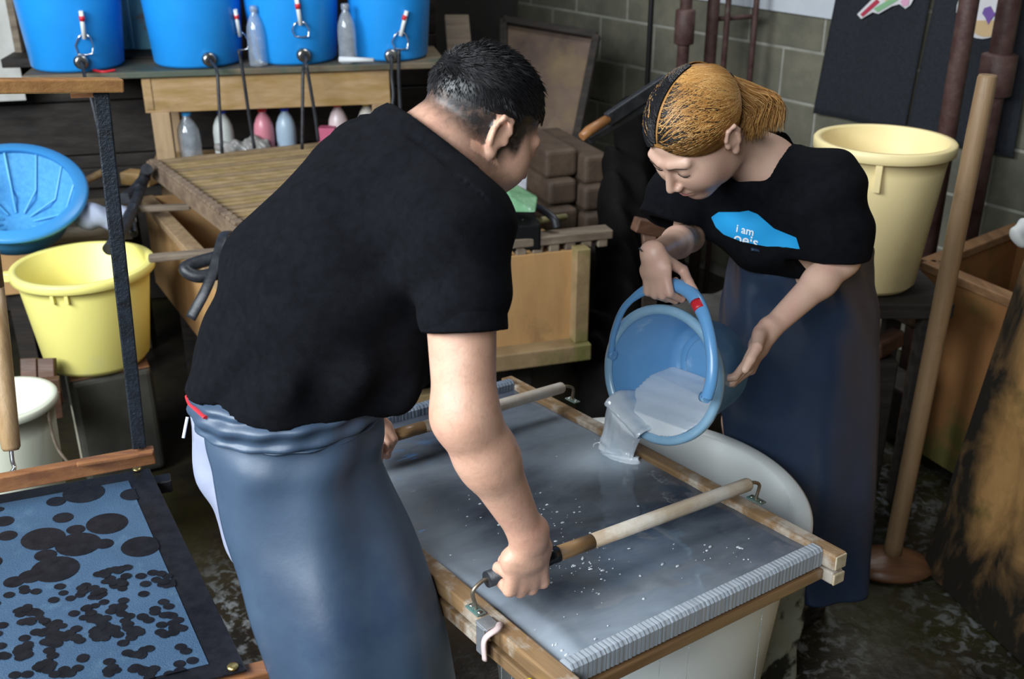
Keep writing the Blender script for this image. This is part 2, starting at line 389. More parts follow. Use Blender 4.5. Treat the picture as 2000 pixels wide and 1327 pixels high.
# ---------------------------------------------------------------- generic tub
def shell(R, Rb, Hh, th, lip=.015, lipw=.02, drop=.02, base=.01, round_=.03):
    # closed profile from the inner centre up, over the lip and down to the outer centre
    pr = [(0, base), (Rb - th - round_ * .6, base), (Rb - th, base + round_ * .7)]
    pr += [(R - th + 0, Hh - .004), (R - th * .3, Hh), (R + lipw * .8, Hh), (R + lipw, Hh - .004), (R + lipw, Hh - drop), (R + lipw * .7, Hh - drop - .003), (R + .001, Hh - drop + .002)]
    pr += [(R - (R - Rb) * .12, Hh - drop - (Hh) * .1), (Rb, round_ * .5), (Rb - round_ * .35, .003), (Rb - round_, 0), (0, 0)]
    return pr
def tub(name, label, cat, loc, R, Rb, Hh, m, M=None, parts=(), **k):
    root = thing(name, label, cat, loc); Mx = Matrix.Translation(loc) @ (M or Matrix())
    o = MB().lathe(shell(R, Rb, Hh, .006, **k), 72, Mx).build('body', m, root)
    return root, Mx

M_yel = mat('yellow_plastic', (.90, .80, .24), (.86, .76, .22), 4, .38, bump=.05, c3=(.74, .68, .30), s3=3, t3=(.6, .75), sss=.03)
M_cream = mat('cream_plastic', (.86, .70, .36), (.82, .66, .33), 4, .42, c3=(.74, .58, .30), s3=2, t3=(.55, .7))
M_white = mat('white_plastic', (.60, .62, .60), (.54, .56, .53), 4, .35, c3=(.42, .40, .30), s3=2.2, t3=(.58, .75))
M_bluep = mat('blue_plastic', (.018, .31, .82), (.015, .28, .77), 5, .33, c3=(.03, .17, .42), s3=7, t3=(.66, .76))

# yellow bucket on a metal can
pc = PZ(165, 705, .40); pc = Vector((-1.30, 3.22, .37))
b0 = PT(150, 500, 3.35)
can_top = .395
cx = Vector((-1.375, 3.25, 0))
root = thing('metal_can', 'dull square metal can with a torn paper label under the yellow bucket', 'can', cx)
rotc = Matrix.Translation(cx) @ Matrix.Rotation(math.radians(27), 4, 'Z')
MB().box((-.13, -.13, 0), (.13, .13, can_top - .005), 0, rotc).build('body', mat('tinplate', (.17, .165, .14), (.10, .095, .08), 6, .38, .7, c3=(.16, .06, .02), s3=5, t3=(.62, .72)), root, bevel=.02, seg=3)
MB().box((-.125, -.125, can_top - .008), (.125, .125, can_top), 0, rotc).build('lid', mat('rusty_tin', (.2, .09, .04), (.12, .07, .04), 14, .6, .5), root, bevel=.015)
MB().box((-.132, -.115, .03), (-.1305, .02, .24), 0, rotc).build('paper_label', mat('old_paper', (.50, .47, .36), (.40, .36, .27), 18, .8, c3=(.3, .22, .14), s3=14), root)
tilt = Matrix.Rotation(math.radians(-3), 4, 'Y')
root, Mx = tub('bucket', 'big yellow plastic bucket standing on the square metal can', 'bucket', cx + Vector((-.02, 0, can_top)), .205, .168, .345, M_yel, lipw=.018, drop=.028, round_=.05)
for sgn in (0,):
    for a in (-96, -84):
        ca = math.radians(a); d = Vector((math.cos(ca), math.sin(ca), 0)); p = root.location + d * .205 + Vector((0, 0, .295))
        MB().bar(p + Vector((0, 0, -.012)) , p + Vector((0, 0, .03)), .012, .022, up=d).build('handle_lug', M_yel, root, bevel=.003)
p = root.location + Vector((-.218, -.05, .30)); MB().bar(p, p + Vector((0, 0, .03)), .03, .05, up=(1, 0, 0)).build('handle_lug', M_yel, root, bevel=.004)

# white tall bucket at the left edge
wl = PT(-12, 640, 2.75)
root, Mx = tub('bucket', 'tall off-white plastic bucket cut by the left frame edge', 'bucket', Vector((-1.36, 2.52, 0)), .125, .10, .62, mat('offwhite_plastic', (.62, .62, .50), (.56, .56, .44), 4, .35), lipw=.014, drop=.02)
hp = root.location + Vector((.13, -.03, .60)); MB().tube(arc([hp, hp + Vector((.01, -.01, -.1)), hp + Vector((.05, -.02, -.17))]), .004, 8).build('handle', M_grey, root)

# cream bucket behind the woman
cc = PT(1708, 590, 3.25)
root, Mx = tub('bucket', 'tall cream plastic bucket behind the woman by the block wall', 'bucket', vz(PT(1700, 470, 3.3), cc.z + .02), .188, .148, .455, M_cream, lipw=.018, drop=.03, round_=.04)
CREAM = root
d = Vector((-.35, -.93, 0)).normalized(); p = root.location + d * .19 + Vector((0, 0, .39))
MB().bar(p + Vector((0, 0, -.05)), p + Vector((0, 0, .04)), .02, .016, up=d).build('handle_lug', M_cream, root, bevel=.003)
p = root.location
st = thing('wooden_stand', 'dark wooden stand under the tall cream bucket', 'stand', vz(p, 0))
MB().bar(p + Vector((-.19, 0, -.03)), p + Vector((.22, 0, -.03)), .36, .05).build('top', M_darkwood, st, bevel=.005)
for sx in (-.15, .16):
    for sy in (-.14, .14): MB().bar(vz(p + Vector((sx, sy, 0)), 0), vz(p + Vector((sx, sy, 0)), p.z - .05), .05, .05).build('leg', M_darkwood, st)

# cream tub in the bottom right corner
root, Mx = tub('tub', 'cream round tub barely showing at the bottom edge of the frame', 'tub', Vector((.875, 1.53, 0)), .19, .16, .35, M_cream, lipw=.016)

# ---------------------------------------------------------------- shelf with blue buckets
SH = Vector((-1.83, 4.02, 1.2)); SW = 1.60; sd = Vector((math.cos(math.radians(11)), math.sin(math.radians(11)), 0)); sn = Vector((-sd.y, sd.x, 0))
tb = thing('wooden_bench', 'long rough wooden bench carrying the blue buckets', 'bench', vz(SH, 0))
def SP(s, n, z=0): return SH + sd * s + sn * n + Vector((0, 0, z))
MB().bar(SP(0, .21, -.012), SP(SW, .21, -.012), .42, .024).build('bench_top', wood('bench_plank', (.17, .125, .075), (.11, .08, .05), 0, dark=(.07, .085, .06), s3=2.2, t3=(.5, .6)), tb, bevel=.004)
MB().bar(SP(.42, .04, -.095), SP(1.37, .04, -.095), .03, .135).build('apron_board', M_pine, tb, bevel=.003)
MB().bar(SP(.44, .02, -.09), SP(.44, .38, -.09), .03, .12).build('side_board', M_pine, tb, bevel=.003)
for s, nn in ((.475, .04), (.475, .36), (1.33, .04), (1.33, .36)): MB().bar(vz(SP(s, nn), .42), SP(s, nn, -.16), .07, .05, up=sn).build('leg', M_pineY, tb, bevel=.003)
MB().bar(SP(.40, .18, -.40), SP(1.38, .18, -.40), .3, .02).build('lower_shelf', M_pine, tb, bevel=.003)
M_tip = mat('red_tip', (.6, .02, .03), rough=.4); M_wt = mat('white_tube', (.75, .76, .74), rough=.35)
def blue_bucket(x, y, wpx, label, plug, hook, hose_end, Yn, hs=1.0):
    base = SP(0, 0); # find position on bench top
    r_ = ray(x, y); p = Vector((0, 0, H)) + r_ * ((SH.z - H) / r_.z); 
    q = p - SH; s = q.dot(sd); p = SP(s, Yn)
    R = wpx / 2 / F * ((p.y) * cp + (H - p.z) * sp)
    root = thing('bucket', label, 'bucket', p, 'blue buckets on the bench')
    MB().lathe(shell(R * 1.18, R, .40 * hs, .005, lipw=.010), 56, Matrix.Translation(p)).build('body', M_bluep, root)
    # plug with hose
    def front(px, py):
        rr = ray(px, py); o = Vector((0, 0, H)); lo_, hi_ = 2.0, 6.0
        t = lo_
        while t < hi_:
            w_ = o + rr * t; h_ = max(0, w_.z - p.z); rad = R * (1 + .18 * h_ / (.40 * hs)) 
            if (w_ - p).xy.length < rad: return w_
            t += .004
        return o + rr * 4
    a = front(*plug); n_ = (a - p); n_.z = 0; n_.normalize()
    pl = MB().tube([a - n_ * .005, a + n_ * .02, a + n_ * .028], [.027, .027, .018], 20).build('spigot', M_metal, root)
    MB().tube([a + n_ * .02, a + n_ * .036], .011, 14).build('spigot_nut', M_black, pl)
    e = [Vector((0, 0, H)) + ray(*q_) * (((a.y - .10) - .03 * i) / ray(*q_).y) for i, q_ in enumerate(hose_end)]
    MB().tube(arc([a + n_ * .036, a + n_ * .06 - Vector((0, 0, .01))] + e, 6), .0065, 8).build('hose', M_black, root)
    h = front(*hook[0]) + n_ * .014; g = front(*hook[1]) + n_ * .014
    u_ = (g - h).normalized(); sx = sd
    W_ = MB(); L_ = (g - h).length
    loop = [h + u_ * L_ * .0, h + u_ * L_ * .25 - sx * .022, h + u_ * L_ * .6 - sx * .034, h + u_ * L_ * 1.0 - sx * .026, h + u_ * L_ * 1.05, h + u_ * L_ * 1.0 + sx * .026, h + u_ * L_ * .6 + sx * .03, h + u_ * L_ * .25 + sx * .02, h + u_ * L_ * .0]
    W_.tube(loop, .0028, 6); W_.build('wire_hook', M_wire, root)
    k = front(*hook[2]) + n_ * .018; mid = k.lerp(h + n_ * .004, .35)
    tp = MB().tube([k, h + u_ * L_ * .3 + n_ * .006], .008, 10).build('hose_tip', M_wt, root)
    MB().tube([mid - (h - k) * .12, mid + (h - k) * .12], .0098, 10).build('red_band', M_tip, tp)
    return root
blue_bucket(145, 138, 172, 'bright blue bucket at the left end of the bench', (158, 120), [(163, 62), (166, 104), (157, 20)], [(168, 160), (180, 200), (196, 270)], .18)
blue_bucket(384, 132, 166, 'blue bucket standing over the bench apron, between the pale crate and a clear bottle', (407, 115), [(465, 58), (469, 95), (457, 18)], [(424, 140), (428, 200), (434, 300)], .18)
blue_bucket(578, 128, 160, 'blue bucket between the two clear bottles on the bench', (592, 107), [(584, 38), (588, 70), (577, -4)], [(592, 140), (591, 200), (590, 292)], .18)
blue_bucket(771, 122, 142, 'smallest blue bucket at the right end of the bench', (764, 108), [(782, 58), (783, 94), (794, 20)], [(765, 150), (768, 190), (760, 240)], .18)
for pts, lab in (([(466, 98), (474, 140), (487, 230), (497, 290)], 'thin black hose hanging beside the second blue bucket'), ([(598, 125), (606, 170), (616, 230), (622, 276)], 'thin black hose running down behind the man\'s back'),
                 ([(779, 96), (779, 150), (783, 238)], 'thin black hose hanging off the right bench end')):
    tag(MB().tube(arc([PY(x, y, 4.0) for x, y in pts], 6), .0065, 8).build('hose', M_black), lab, 'hose')
# pale blue mesh crate behind the buckets
root = thing('crate', 'pale blue mesh crate standing behind the blue buckets', 'crate', SP(.62, .62, 0))
p = PT(262, 80, 4.42)
MB().bar(p + Vector((-.11, 0, .2)), p + Vector((.13, .03, .2)), .06, .47).build('panel', mat('pale_blue_plastic', (.16, .42, .52), (.12, .34, .44), 14, .5, c3=(.22, .17, .13), s3=9, t3=(.6, .68), bump=.4, bscale=120), root, bevel=.006)
for k, x in enumerate((232, 258, 296)): q = PT(x, 80, 4.38); MB().bar(q + Vector((0, -.002, -.03)), q + Vector((0, -.002, .45)), .008, .01).build('rib', mat('pale_blue_rib', (.25, .55, .64), rough=.5), root)
root.location = root.location
# support for crate: bracket board on the wall
b = MB(); b.bar(p + Vector((-.5, .02, -.055)), p + Vector((.4, .15, -.055)), .5, .035); tag(b.build('wall_ledge', M_darkwood, bevel=.003), 'dark wooden wall ledge under the pale blue crate', 'ledge')

# ---------------------------------------------------------------- bottles
M_pet = mat('clear_pet', (.35, .38, .42), (.55, .6, .65), 30, .08, alpha=.42, spec=1, coat=1)
M_frost = mat('frosted_bottle', (.62, .64, .60), rough=.35, alpha=.8, c2=(.5, .52, .5), scale=20)
def bottle(p, label, body, capm, hgt=.225, r=.034, cap=True, group=None, flip=False, crumple=0):
    root = thing('bottle', label, 'bottle', p, group)
    k = hgt / .225; pr = [(0, 0), (r * .85, 0), (r, .008), (r, .04 * k), (r * .97, .06 * k), (r, .08 * k), (r, .12 * k), (r * .92, .145 * k), (r * .66, .172 * k), (r * .36, .19 * k), (r * .34, .205 * k)]
    mb = MB().lathe(pr, 28, Matrix.Translation(p))
    if crumple:
        for i, v in enumerate(mb.v):
            d = (v - p); d.z = 0
            if d.length > 1e-4: mb.v[i] = v + d.normalized() * crumple * mnoise.noise(v * 38)
    mb.build('body', body, root)
    if cap:
        c_ = MB().lathe([(r * .36, .196 * k), (r * .46, .196 * k), (r * .46, .214 * k), (r * .40, .218 * k), (0, .219 * k)], 20, Matrix.Translation(p)).build('cap', capm, root)
        if flip: MB().bar(p + Vector((r * .3, 0, .216 * k)), p + Vector((r * .95, 0, .230 * k)), .010, .008).build('spout', capm, c_, bevel=.002)
    else: MB().lathe([(r * .34, .2 * k), (r * .42, .2 * k), (r * .42, .222 * k), (r * .34, .224 * k)], 20, Matrix.Translation(p)).build('neck_ring', capm, root)
    return root
M_cb = mat('blue_cap', (.02, .06, .62), rough=.35); M_cr = mat('red_cap', (.62, .02, .03), rough=.35); M_cy = mat('yellow_cap', (.8, .66, .04), rough=.35); M_lb = mat('sky_ring', (.05, .35, .75), rough=.3)
def on_shelf(x, y, z, nn):
    q = PZ(x, y, z) - SH; return vz(SP(q.dot(sd), nn), z)
zs = SH.z - .39
G2 = 'bottles on the lower shelf'
def bt(x, *a, nn=.13, **k):
    r_ = ray(x, 290); # intersect with vertical plane n = nn
    o = Vector((0, 0, H)) - SH; t = (nn - o.dot(sn)) / r_.dot(sn); q = Vector((0, 0, H)) + r_ * t; return bottle(vz(q, zs), *a, group=G2, **k)
def front_s(x, nn=.045):
    r_ = ray(x, 130); o = Vector((0, 0, H)) - SH; t = (nn - o.dot(sn)) / r_.dot(sn); return ((Vector((0, 0, H)) + r_ * t - SH).dot(sd), nn)
bt(372, 'crumpled clear bottle without a cap on the lower shelf', M_pet, M_lb, cap=False, r=.045, crumple=.006, nn=.09)
bt(440, 'cloudy bottle with a blue cap, next to the crumpled clear one', M_frost, M_cb, r=.041)
bt(519, 'pink bottle with a red cap on the lower shelf', mat('pink_liquid', (.62, .22, .27), (.55, .2, .25), 10, .3), M_cr, r=.041)
bt(562, 'pale blue bottle with a blue flip cap beside the pink bottle', mat('pale_blue_liquid', (.36, .46, .55), (.3, .4, .5), 10, .3), M_cb, r=.041, flip=True)
bt(664, 'whitish pink bottle with a red flip cap near the man\'s shoulder', mat('whitish_pink', (.62, .5, .5), (.55, .42, .43), 10, .3), M_cr, r=.041, flip=True, hgt=.235)
bt(720, 'whitish bottle with a yellow flip cap', mat('whitish', (.62, .58, .52), (.56, .5, .42), 10, .3), M_cy, r=.041, flip=True, hgt=.235)
bottle(SP(*front_s(506), .0), 'clear bottle standing left of the third blue bucket', M_pet, M_pet, .235, .036, group='clear bottles on the bench').location
bottle(SP(*front_s(681), .0), 'clear bottle standing between the third and smallest blue buckets', M_pet, M_pet, .235, .036, group='clear bottles on the bench')
p = PY(694, 122, 4.12); tag(MB().tube([p + Vector((-.06, 0, .012)), p + Vector((.07, 0, .008))], [.018, .014], 12, flat=.6).build('rolled_cloth', mat('white_cloth', (.6, .62, .64), rough=.8)), 'small white roll lying in front of a clear bottle', 'cloth')
p = PT(640, 262, 4.35); tag(MB().box((-.035, -.03, -.07), (.035, .03, .03), 0, Matrix.Translation(p)).build('box', mat('pink_box', (.5, .10, .18), rough=.6), bevel=.004), 'small bright pink box behind the red capped bottle', 'box')
p = PT(742, 236, 4.4); tag(MB().box((-.03, -.03, -.04), (.03, .03, .02), 0, Matrix.Translation(p)).build('box', mat('deep_blue_box', (.01, .05, .22), rough=.6), bevel=.004), 'small dark blue box beside the yellow capped bottle', 'box')
p = PT(475, 288, 4.3); tag(SDF(p - Vector((.16, .06, .06)), p + Vector((.16, .06, .06)), .005).add(el(p, (.12, .03, .03))).add(el(p + Vector((.05, 0, .01)), (.05, .025, .04))).disp(lambda P: .008 * wave(P, (1, .4, .3), 130) * wave(P, (.2, .3, 1), 90)).mesh('plastic_bag', mat('grey_film', (.20, .19, .18), (.35, .33, .31), 30, .25)), 'crumpled grey plastic bag among the bottles', 'bag')
p = SP(.20, .03, .004); tag(MB().tube(arc([p + Vector((-.03, 0, 0)), p + Vector((.03, .02, .004)), p + Vector((.09, -.004, 0)), p + Vector((.13, .02, .002))]), .005, 6).build('red_string', M_tip), 'short red string lying on the bench top', 'string')

# ---------------------------------------------------------------- wooden vat with rack on top
FR_t = Vector((.22, 3.36, .75)); FL_t = Vector((-.87, 3.03, .75)); BL_t = Vector((-1.41, 3.96, .75)); BR_t = FR_t + (BL_t - FL_t)
vat = thing('wooden_vat', 'large wooden papermaking vat on the floor behind the man', 'vat', vz(FL_t, 0))
def pan(a, b_, z0, z1, th, m, nm='side_panel'):
    mb = MB(); mid = (z0 + z1) / 2; mb.bar(vz(a, mid), vz(b_, mid), th, z1 - z0); return mb.build(nm, m, vat, bevel=.003)
pan(FL_t, FR_t, .42, .75, .02, M_ply); pan(BL_t, FL_t, .40, .75, .02, M_ply, 'side_panel'); pan(BL_t, BR_t, .42, .75, .02, M_ply); pan(BR_t, FR_t, .42, .75, .02, M_ply)
dv = (FR_t - FL_t).normalized(); fn_ = Vector((dv.y, -dv.x, 0)); dl = (BL_t - FL_t).normalized()
e = FR_t + fn_ * .03
M_moss = mat('mossy_pine', (.32, .215, .11), (.22, .145, .07), 10, .6, c3=(.15, .14, .04), s3=3, t3=(.52, .68), bump=.4)
MB().bar(vz(e + dv * .0, .43), vz(e + dv * .0, .765), .055, .05, up=dv).build('corner_post', M_moss, vat, bevel=.004)
MB().bar(vz(FL_t + fn_ * .04 - dv * .1, .40), vz(FR_t + fn_ * .04 + dv * .03, .40), .08, .06).build('base_rail', M_moss, vat, bevel=.005)
MB().bar(vz(FL_t + fn_ * .02 - dv * .1, .27), vz(FR_t + fn_ * .0 - dv * .45, .27), .05, .05).build('base_rail', M_moss, vat, bevel=.005)
MB().bar(BL_t + Vector((0, 0, -.01)), FL_t + Vector((0, 0, -.01)), .055, .03).build('top_rail', M_pineY, vat, bevel=.003)
bl = MB(); bl.add([vz(FL_t, .44), vz(FR_t, .44), vz(BR_t, .44), vz(BL_t, .44)], [(0, 1, 2, 3)]); bl.build('bottom', M_darkwood, vat)
for q in (FL_t + dv * .1 + dl * .1, FR_t - dv * .15 + dl * .1, BL_t + dv * .1 - dl * .1, BR_t - dv * .1 - dl * .1): MB().bar(vz(q, 0), vz(q, .44), .09, .09).build('leg', M_darkwood, vat, bevel=.005)

# slatted rack resting on the vat
RB = PZ(300, 330, .86); RFp = PZ(470, 458, .86)
rk = thing('slatted_rack', 'notched wooden rack of thin slats lying across the vat', 'rack', RB)
rdir = (RFp - RB).normalized(); rx = (PZ(600, 293, .86) - PZ(315, 325, .86)).normalized()
L = (RFp - RB).length
m1 = MB(); m1.bar(RB - rdir * .03, RFp + rdir * .03, .034, .055)
nt_ = 20
for i in range(nt_):
    q = RB + rdir * (L * (i + .5) / nt_) + Vector((0, 0, .034)); m1.bar(q - rdir * L / nt_ * .36, q + rdir * L / nt_ * .36, .032, .014)
m1.build('notched_rail', wood('notched_rail_wood', (.24, .17, .11), (.14, .09, .06), 1, dark=(.05, .035, .03)), rk, bevel=.004)
MB().bar(RB + rx * .0 + Vector((0, 0, .01)), RB + rx * .93 + Vector((0, 0, .01)), .03, .04).build('end_rail', M_slat, rk, bevel=.003)
MB().bar(RFp + rx * .0 , RFp + rx * .93, .03, .04).build('end_rail', M_slat, rk, bevel=.003)
for i in range(1, nt_ * 1):
    q = RB + rdir * (L * i / nt_) + Vector((0, 0, .012)); sl = wood('slat_a', (.36, .25, .135), (.24, .16, .055), 0) if i % 3 else M_slat
    MB().bar(q + rx * .02, q + rx * .92, .022 + .003 * (i % 2), .020).build('slat', sl, rk, bevel=.003)
# notched beam across the vat on the right
na = PZ(800, 492, .79); nb = PZ(1190, 452, .79); nd = (nb - na).normalized()
m1 = MB(); m1.bar(na, nb, .07, .03)
Ln = (nb - na).length
for i in range(12): m1.bar(na + nd * (Ln * (i + .1) / 12) + Vector((0, 0, -.028)), na + nd * (Ln * (i + .72) / 12) + Vector((0, 0, -.028)), .06, .03)
tag(m1.build('notched_beam', M_grey, bevel=.004), 'grey notched wooden beam lying along the vat front', 'beam')
# loose sticks on the left of the vat
tag(MB().bar(PZ(225, 410, .80), PZ(372, 404, .80), .03, .02).build('stick', M_grey, bevel=.005), 'flat grey stick near the back end of the vat\'s left side', 'stick')
tag(MB().bar(PZ(290, 505, .80), PZ(455, 490, .80), .035, .022).build('stick', M_grey, bevel=.006), 'rounded grey stick jutting out over the yellow bucket', 'stick')
tag(MB().bar(PZ(245, 345, .80), PZ(300, 350, .80), .07, .05).build('wood_block', M_pine, bevel=.005), 'short pine block at the back left corner of the vat', 'block')
def flat_tube(pts, r, **k): return MB().tube(arc(pts, 8), r, 12, **k)
tag(flat_tube([PZ(287, 330, .90), PZ(280, 352, .84), PT(258, 410, 3.75), PT(232, 462, 3.5), PT(212, 488, 3.42)], .021).build('inner_tube', M_black), 'black rubber tube hanging from the rack into the yellow bucket', 'tube')
tag(flat_tube([PZ(285, 345, .86), PT(262, 372, 3.9), PT(242, 388, 3.8)], .02).build('inner_tube', M_black), 'short black rubber tube at the rack\'s back corner', 'tube')
tag(flat_tube([PT(262, 400, 3.75), PT(256, 425, 3.7), PT(262, 458, 3.65)], .014).build('inner_tube', M_black), 'black rubber tube stub beside the vat\'s left side', 'tube')
tag(flat_tube([PZ(447, 455, .90), PT(436, 462, 3.05), PT(420, 520, 2.98), PT(400, 570, 2.95), PT(372, 622, 2.95)], .016, flat=.45).build('rubber_strap', M_black), 'flat black rubber strap hanging from the rack\'s front corner', 'strap')
tag(flat_tube([PT(470, 478, 3.06), PT(430, 500, 3.03), PT(384, 514, 3.0), PT(362, 526, 2.98), PT(386, 540, 2.98), PT(430, 534, 3.0)], .019).build('rubber_strap', M_black), 'looped black rubber strap beside the man\'s back', 'strap')

# left side: beam, strainer, cloth, pallet
tr = PT(120, 455, 3.4)
be = thing('wooden_table', 'low plank table edge behind the yellow bucket, carrying the blue strainer', 'table', Vector((-1.7, 3.75, 0)))
ta = PZ(-60, 474, .66); tc = PZ(232, 452, .66)
MB().tube([ta, tc], .028, 14).build('edge_pole', wood('pale_pole', (.40, .34, .24), (.30, .25, .17), 0), be)
MB().bar(ta + Vector((0, .25, -.02)), tc + Vector((-.02, .25, -.02)), .5, .03).build('table_top', M_grey, be, bevel=.004)
MB().bar(ta + Vector((0, .02, -.12)), tc + Vector((-.1, .02, -.12)), .03, .2).build('apron_board', M_ply, be, bevel=.003)
for q in (ta + Vector((.1, .1, 0)), tc + Vector((-.12, .1, 0)), ta + Vector((.1, .42, 0)), tc + Vector((-.12, .42, 0))): MB().bar(vz(q, 0), vz(q, .64), .07, .07).build('leg', M_darkwood, be)
# blue strainer basket standing on edge, mouth toward the camera
sc = PT(22, 372, 3.62)
nrm = Vector((.20, -.42, .88)).normalized(); Mx = Matrix.Translation(sc) @ nrm.to_track_quat('Z', 'Y').to_matrix().to_4x4()
root = thing('strainer', 'blue mesh strainer basket propped on its rim on the plank table', 'strainer', sc - Vector((0, 0, .14)))
M_str = mat('strainer_mesh_blue', (.06, .30, .62), (.09, .38, .70), 60, .45, bump=.8, bscale=260)
MB().lathe([(0, -.16), (.13, -.158), (.16, -.14), (.205, 0), (.212, 0), (.166, -.147), (.13, -.164), (0, -.166)], 60, Mx).build('basket', M_str, root)
MB().lathe([(.200, .006), (.238, .004), (.246, -.006), (.243, -.016), (.21, -.012), (.2, -.006), (.200, .006)], 60, Mx).build('rim', mat('strainer_rim_blue', (.05, .27, .60), rough=.35), root)
for k in range(12):
    a = 2 * PI * k / 12; c_, s_ = math.cos(a), math.sin(a)
    MB().tube([Mx @ Vector((c_ * .2, s_ * .2, -.004)), Mx @ Vector((c_ * .157, s_ * .157, -.136)), Mx @ Vector((c_ * .05, s_ * .05, -.155))], .004, 6).build('rib', mat('strainer_rib', (.12, .42, .72), rough=.35), root)
p = PT(200, 425, 3.72)
tag(SDF(p - Vector((.16, .12, .1)), p + Vector((.16, .12, .1)), .006).add(el(p, (.10, .06, .045))).add(el(p + Vector((.05, 0, -.02)), (.06, .06, .03))).disp(lambda P: .012 * wave(P, (1, .7, .2), 60) * wave(P, (.3, .1, 1), 50)).mesh('cloth_bundle', mat('grey_cloth', (.33, .36, .45), (.28, .31, .4), 9, .85)), 'crumpled pale grey cloth on the table behind the strainer', 'cloth')
tag(MB().tube([PT(150, 362, 3.8), PT(215, 330, 4.0)], .014, 12).build('stick', M_pine), 'round pale stick poking out behind the strainer', 'stick')
pal = thing('wooden_pallet', 'dark wooden pallet boards behind the off-white bucket', 'pallet', Vector((-1.5, 3.1, 0)))
M_red = wood('reddish_plank', (.13, .06, .035), (.07, .035, .02), 0)
for x0_, y0_, x1_, y1_, z_ in ((20, 775, 120, 762, .25), (50, 800, 120, 788, .2)): MB().bar(PT(x0_, y0_, 3.3), PT(x1_, y1_, 3.35), .03, .09).build('board', M_red, pal, bevel=.003)
for x_ in (58, 92): MB().bar(PT(x_, 700, 3.36), PT(x_ + 4, 815, 3.36), .05, .03).build('post', M_red, pal, bevel=.003)

# ---------------------------------------------------------------- centre background
pq = [PT(985, 42, 5.15), PT(1166, 72, 5.0), PT(1112, 345, 4.75), PT(985, 330, 4.9)]
nb_ = (pq[1] - pq[0]).cross(pq[3] - pq[0]).normalized()
if nb_.y > 0: nb_ = -nb_
root = thing('panel', 'pinkish brown framed panel leaning against the block wall', 'panel', vz(pq[3], 0))
MB().prism(pq, -nb_ * .015).build('board', mat('pinkish_board', (.125, .08, .06), (.07, .043, .034), 4, .75, c3=(.16, .11, .055), s3=3, t3=(.5, .7)), root)
for a, c_ in ((0, 1), (1, 2), (2, 3), (3, 0)): MB().bar(pq[a] + nb_ * .01, pq[c_] + nb_ * .01, .035, .035, up=nb_).build('frame', M_darkwood, root, bevel=.003)
pq2 = [PT(868, 30, 4.9), PT(915, 30, 4.9), PT(930, 190, 4.7), PT(880, 190, 4.7)]
tag(MB().prism(pq2, Vector((0, .03, 0))).build('board', M_grey, bevel=.004), 'narrow dark board leaning just right of the smallest blue bucket', 'board')
M_beam = mat('old_square_timber', (.055, .034, .022), (.09, .058, .037), 12, .7, c3=(.03, .02, .015), s3=6, bump=.8, bscale=30)
stk = [(1098, 320, .145, .115, 'thick square timber at the top left of the timber stack'), (1168, 332, .12, .115, 'square timber at the top right of the stack'), (1100, 377, .13, .10, 'square timber in the middle left of the stack'),
       (1167, 388, .12, .10, 'square timber in the middle right of the stack'), (1102, 432, .13, .095, 'square timber at the bottom left of the stack'), (1168, 442, .12, .095, 'square timber at the bottom right of the stack')]
for x, y, a_, h_, lab in stk:
    p = PT(x, y, 4.1); tag(MB().bar(p, p + U * .12 + V * .5, a_ * .93, h_ * .96).build('timber', M_beam, bevel=.018, seg=3), lab, 'timber', 'square timbers stacked in the corner')
p = PT(1135, 480, 4.3); tag(MB().bar(vz(p + Vector((.10, .12, 0)), .0), vz(p + Vector((.10, .12, 0)), p.z), .36, .26).build('crate', M_darkwood, bevel=.01), 'dark wooden crate under the timber stack', 'crate')
# lever tool
root = thing('lever_tool', 'black steel lever with an orange brown wooden handle', 'tool', PT(1235, 210, 3.6))
MB().tube([PT(1136, 268, 3.5), PT(1150, 256, 3.51), PT(1188, 232, 3.53)], [.014, .018, .016], 14).build('handle', wood('orange_handle', (.34, .15, .05), (.24, .1, .035), 0, rough=.4), root)
MB().bar(PT(1186, 234, 3.53), PT(1300, 158, 3.6), .025, .045).build('arm', M_black, root, bevel=.004)
MB().bar(PT(1150, 275, 3.55), PT(1300, 185, 3.62), .02, .022).build('rod', M_black, root, bevel=.003)
# black draped machine in the dark corner
p0 = PT(1225, 230, 3.75); p1 = PT(1215, 420, 3.6)
s_ = SDF((p1.x - .25, 3.3, .0), (p0.x + .35, 4.3, 1.5), .012)
s_.add(rc(vz(p1, .1), p0, .13, .05)).add(rc(p0, PT(1290, 250, 3.95), .05, .06), .05).add(rc(vz(PT(1290, 400, 4.0), .1), PT(1290, 260, 4.0), .10, .07), .08)
s_.disp(lambda P: .018 * wave(P, (1, .5, 0), 48) + .008 * wave(P, (.6, 1, .4), 90))
tag(s_.mesh('covered_machine', mat('black_sheet', (.0035, .003, .003), (.006, .005, .0045), 12, .8, spec=.12)), 'machine covered by a black plastic sheet behind the woman', 'machine')
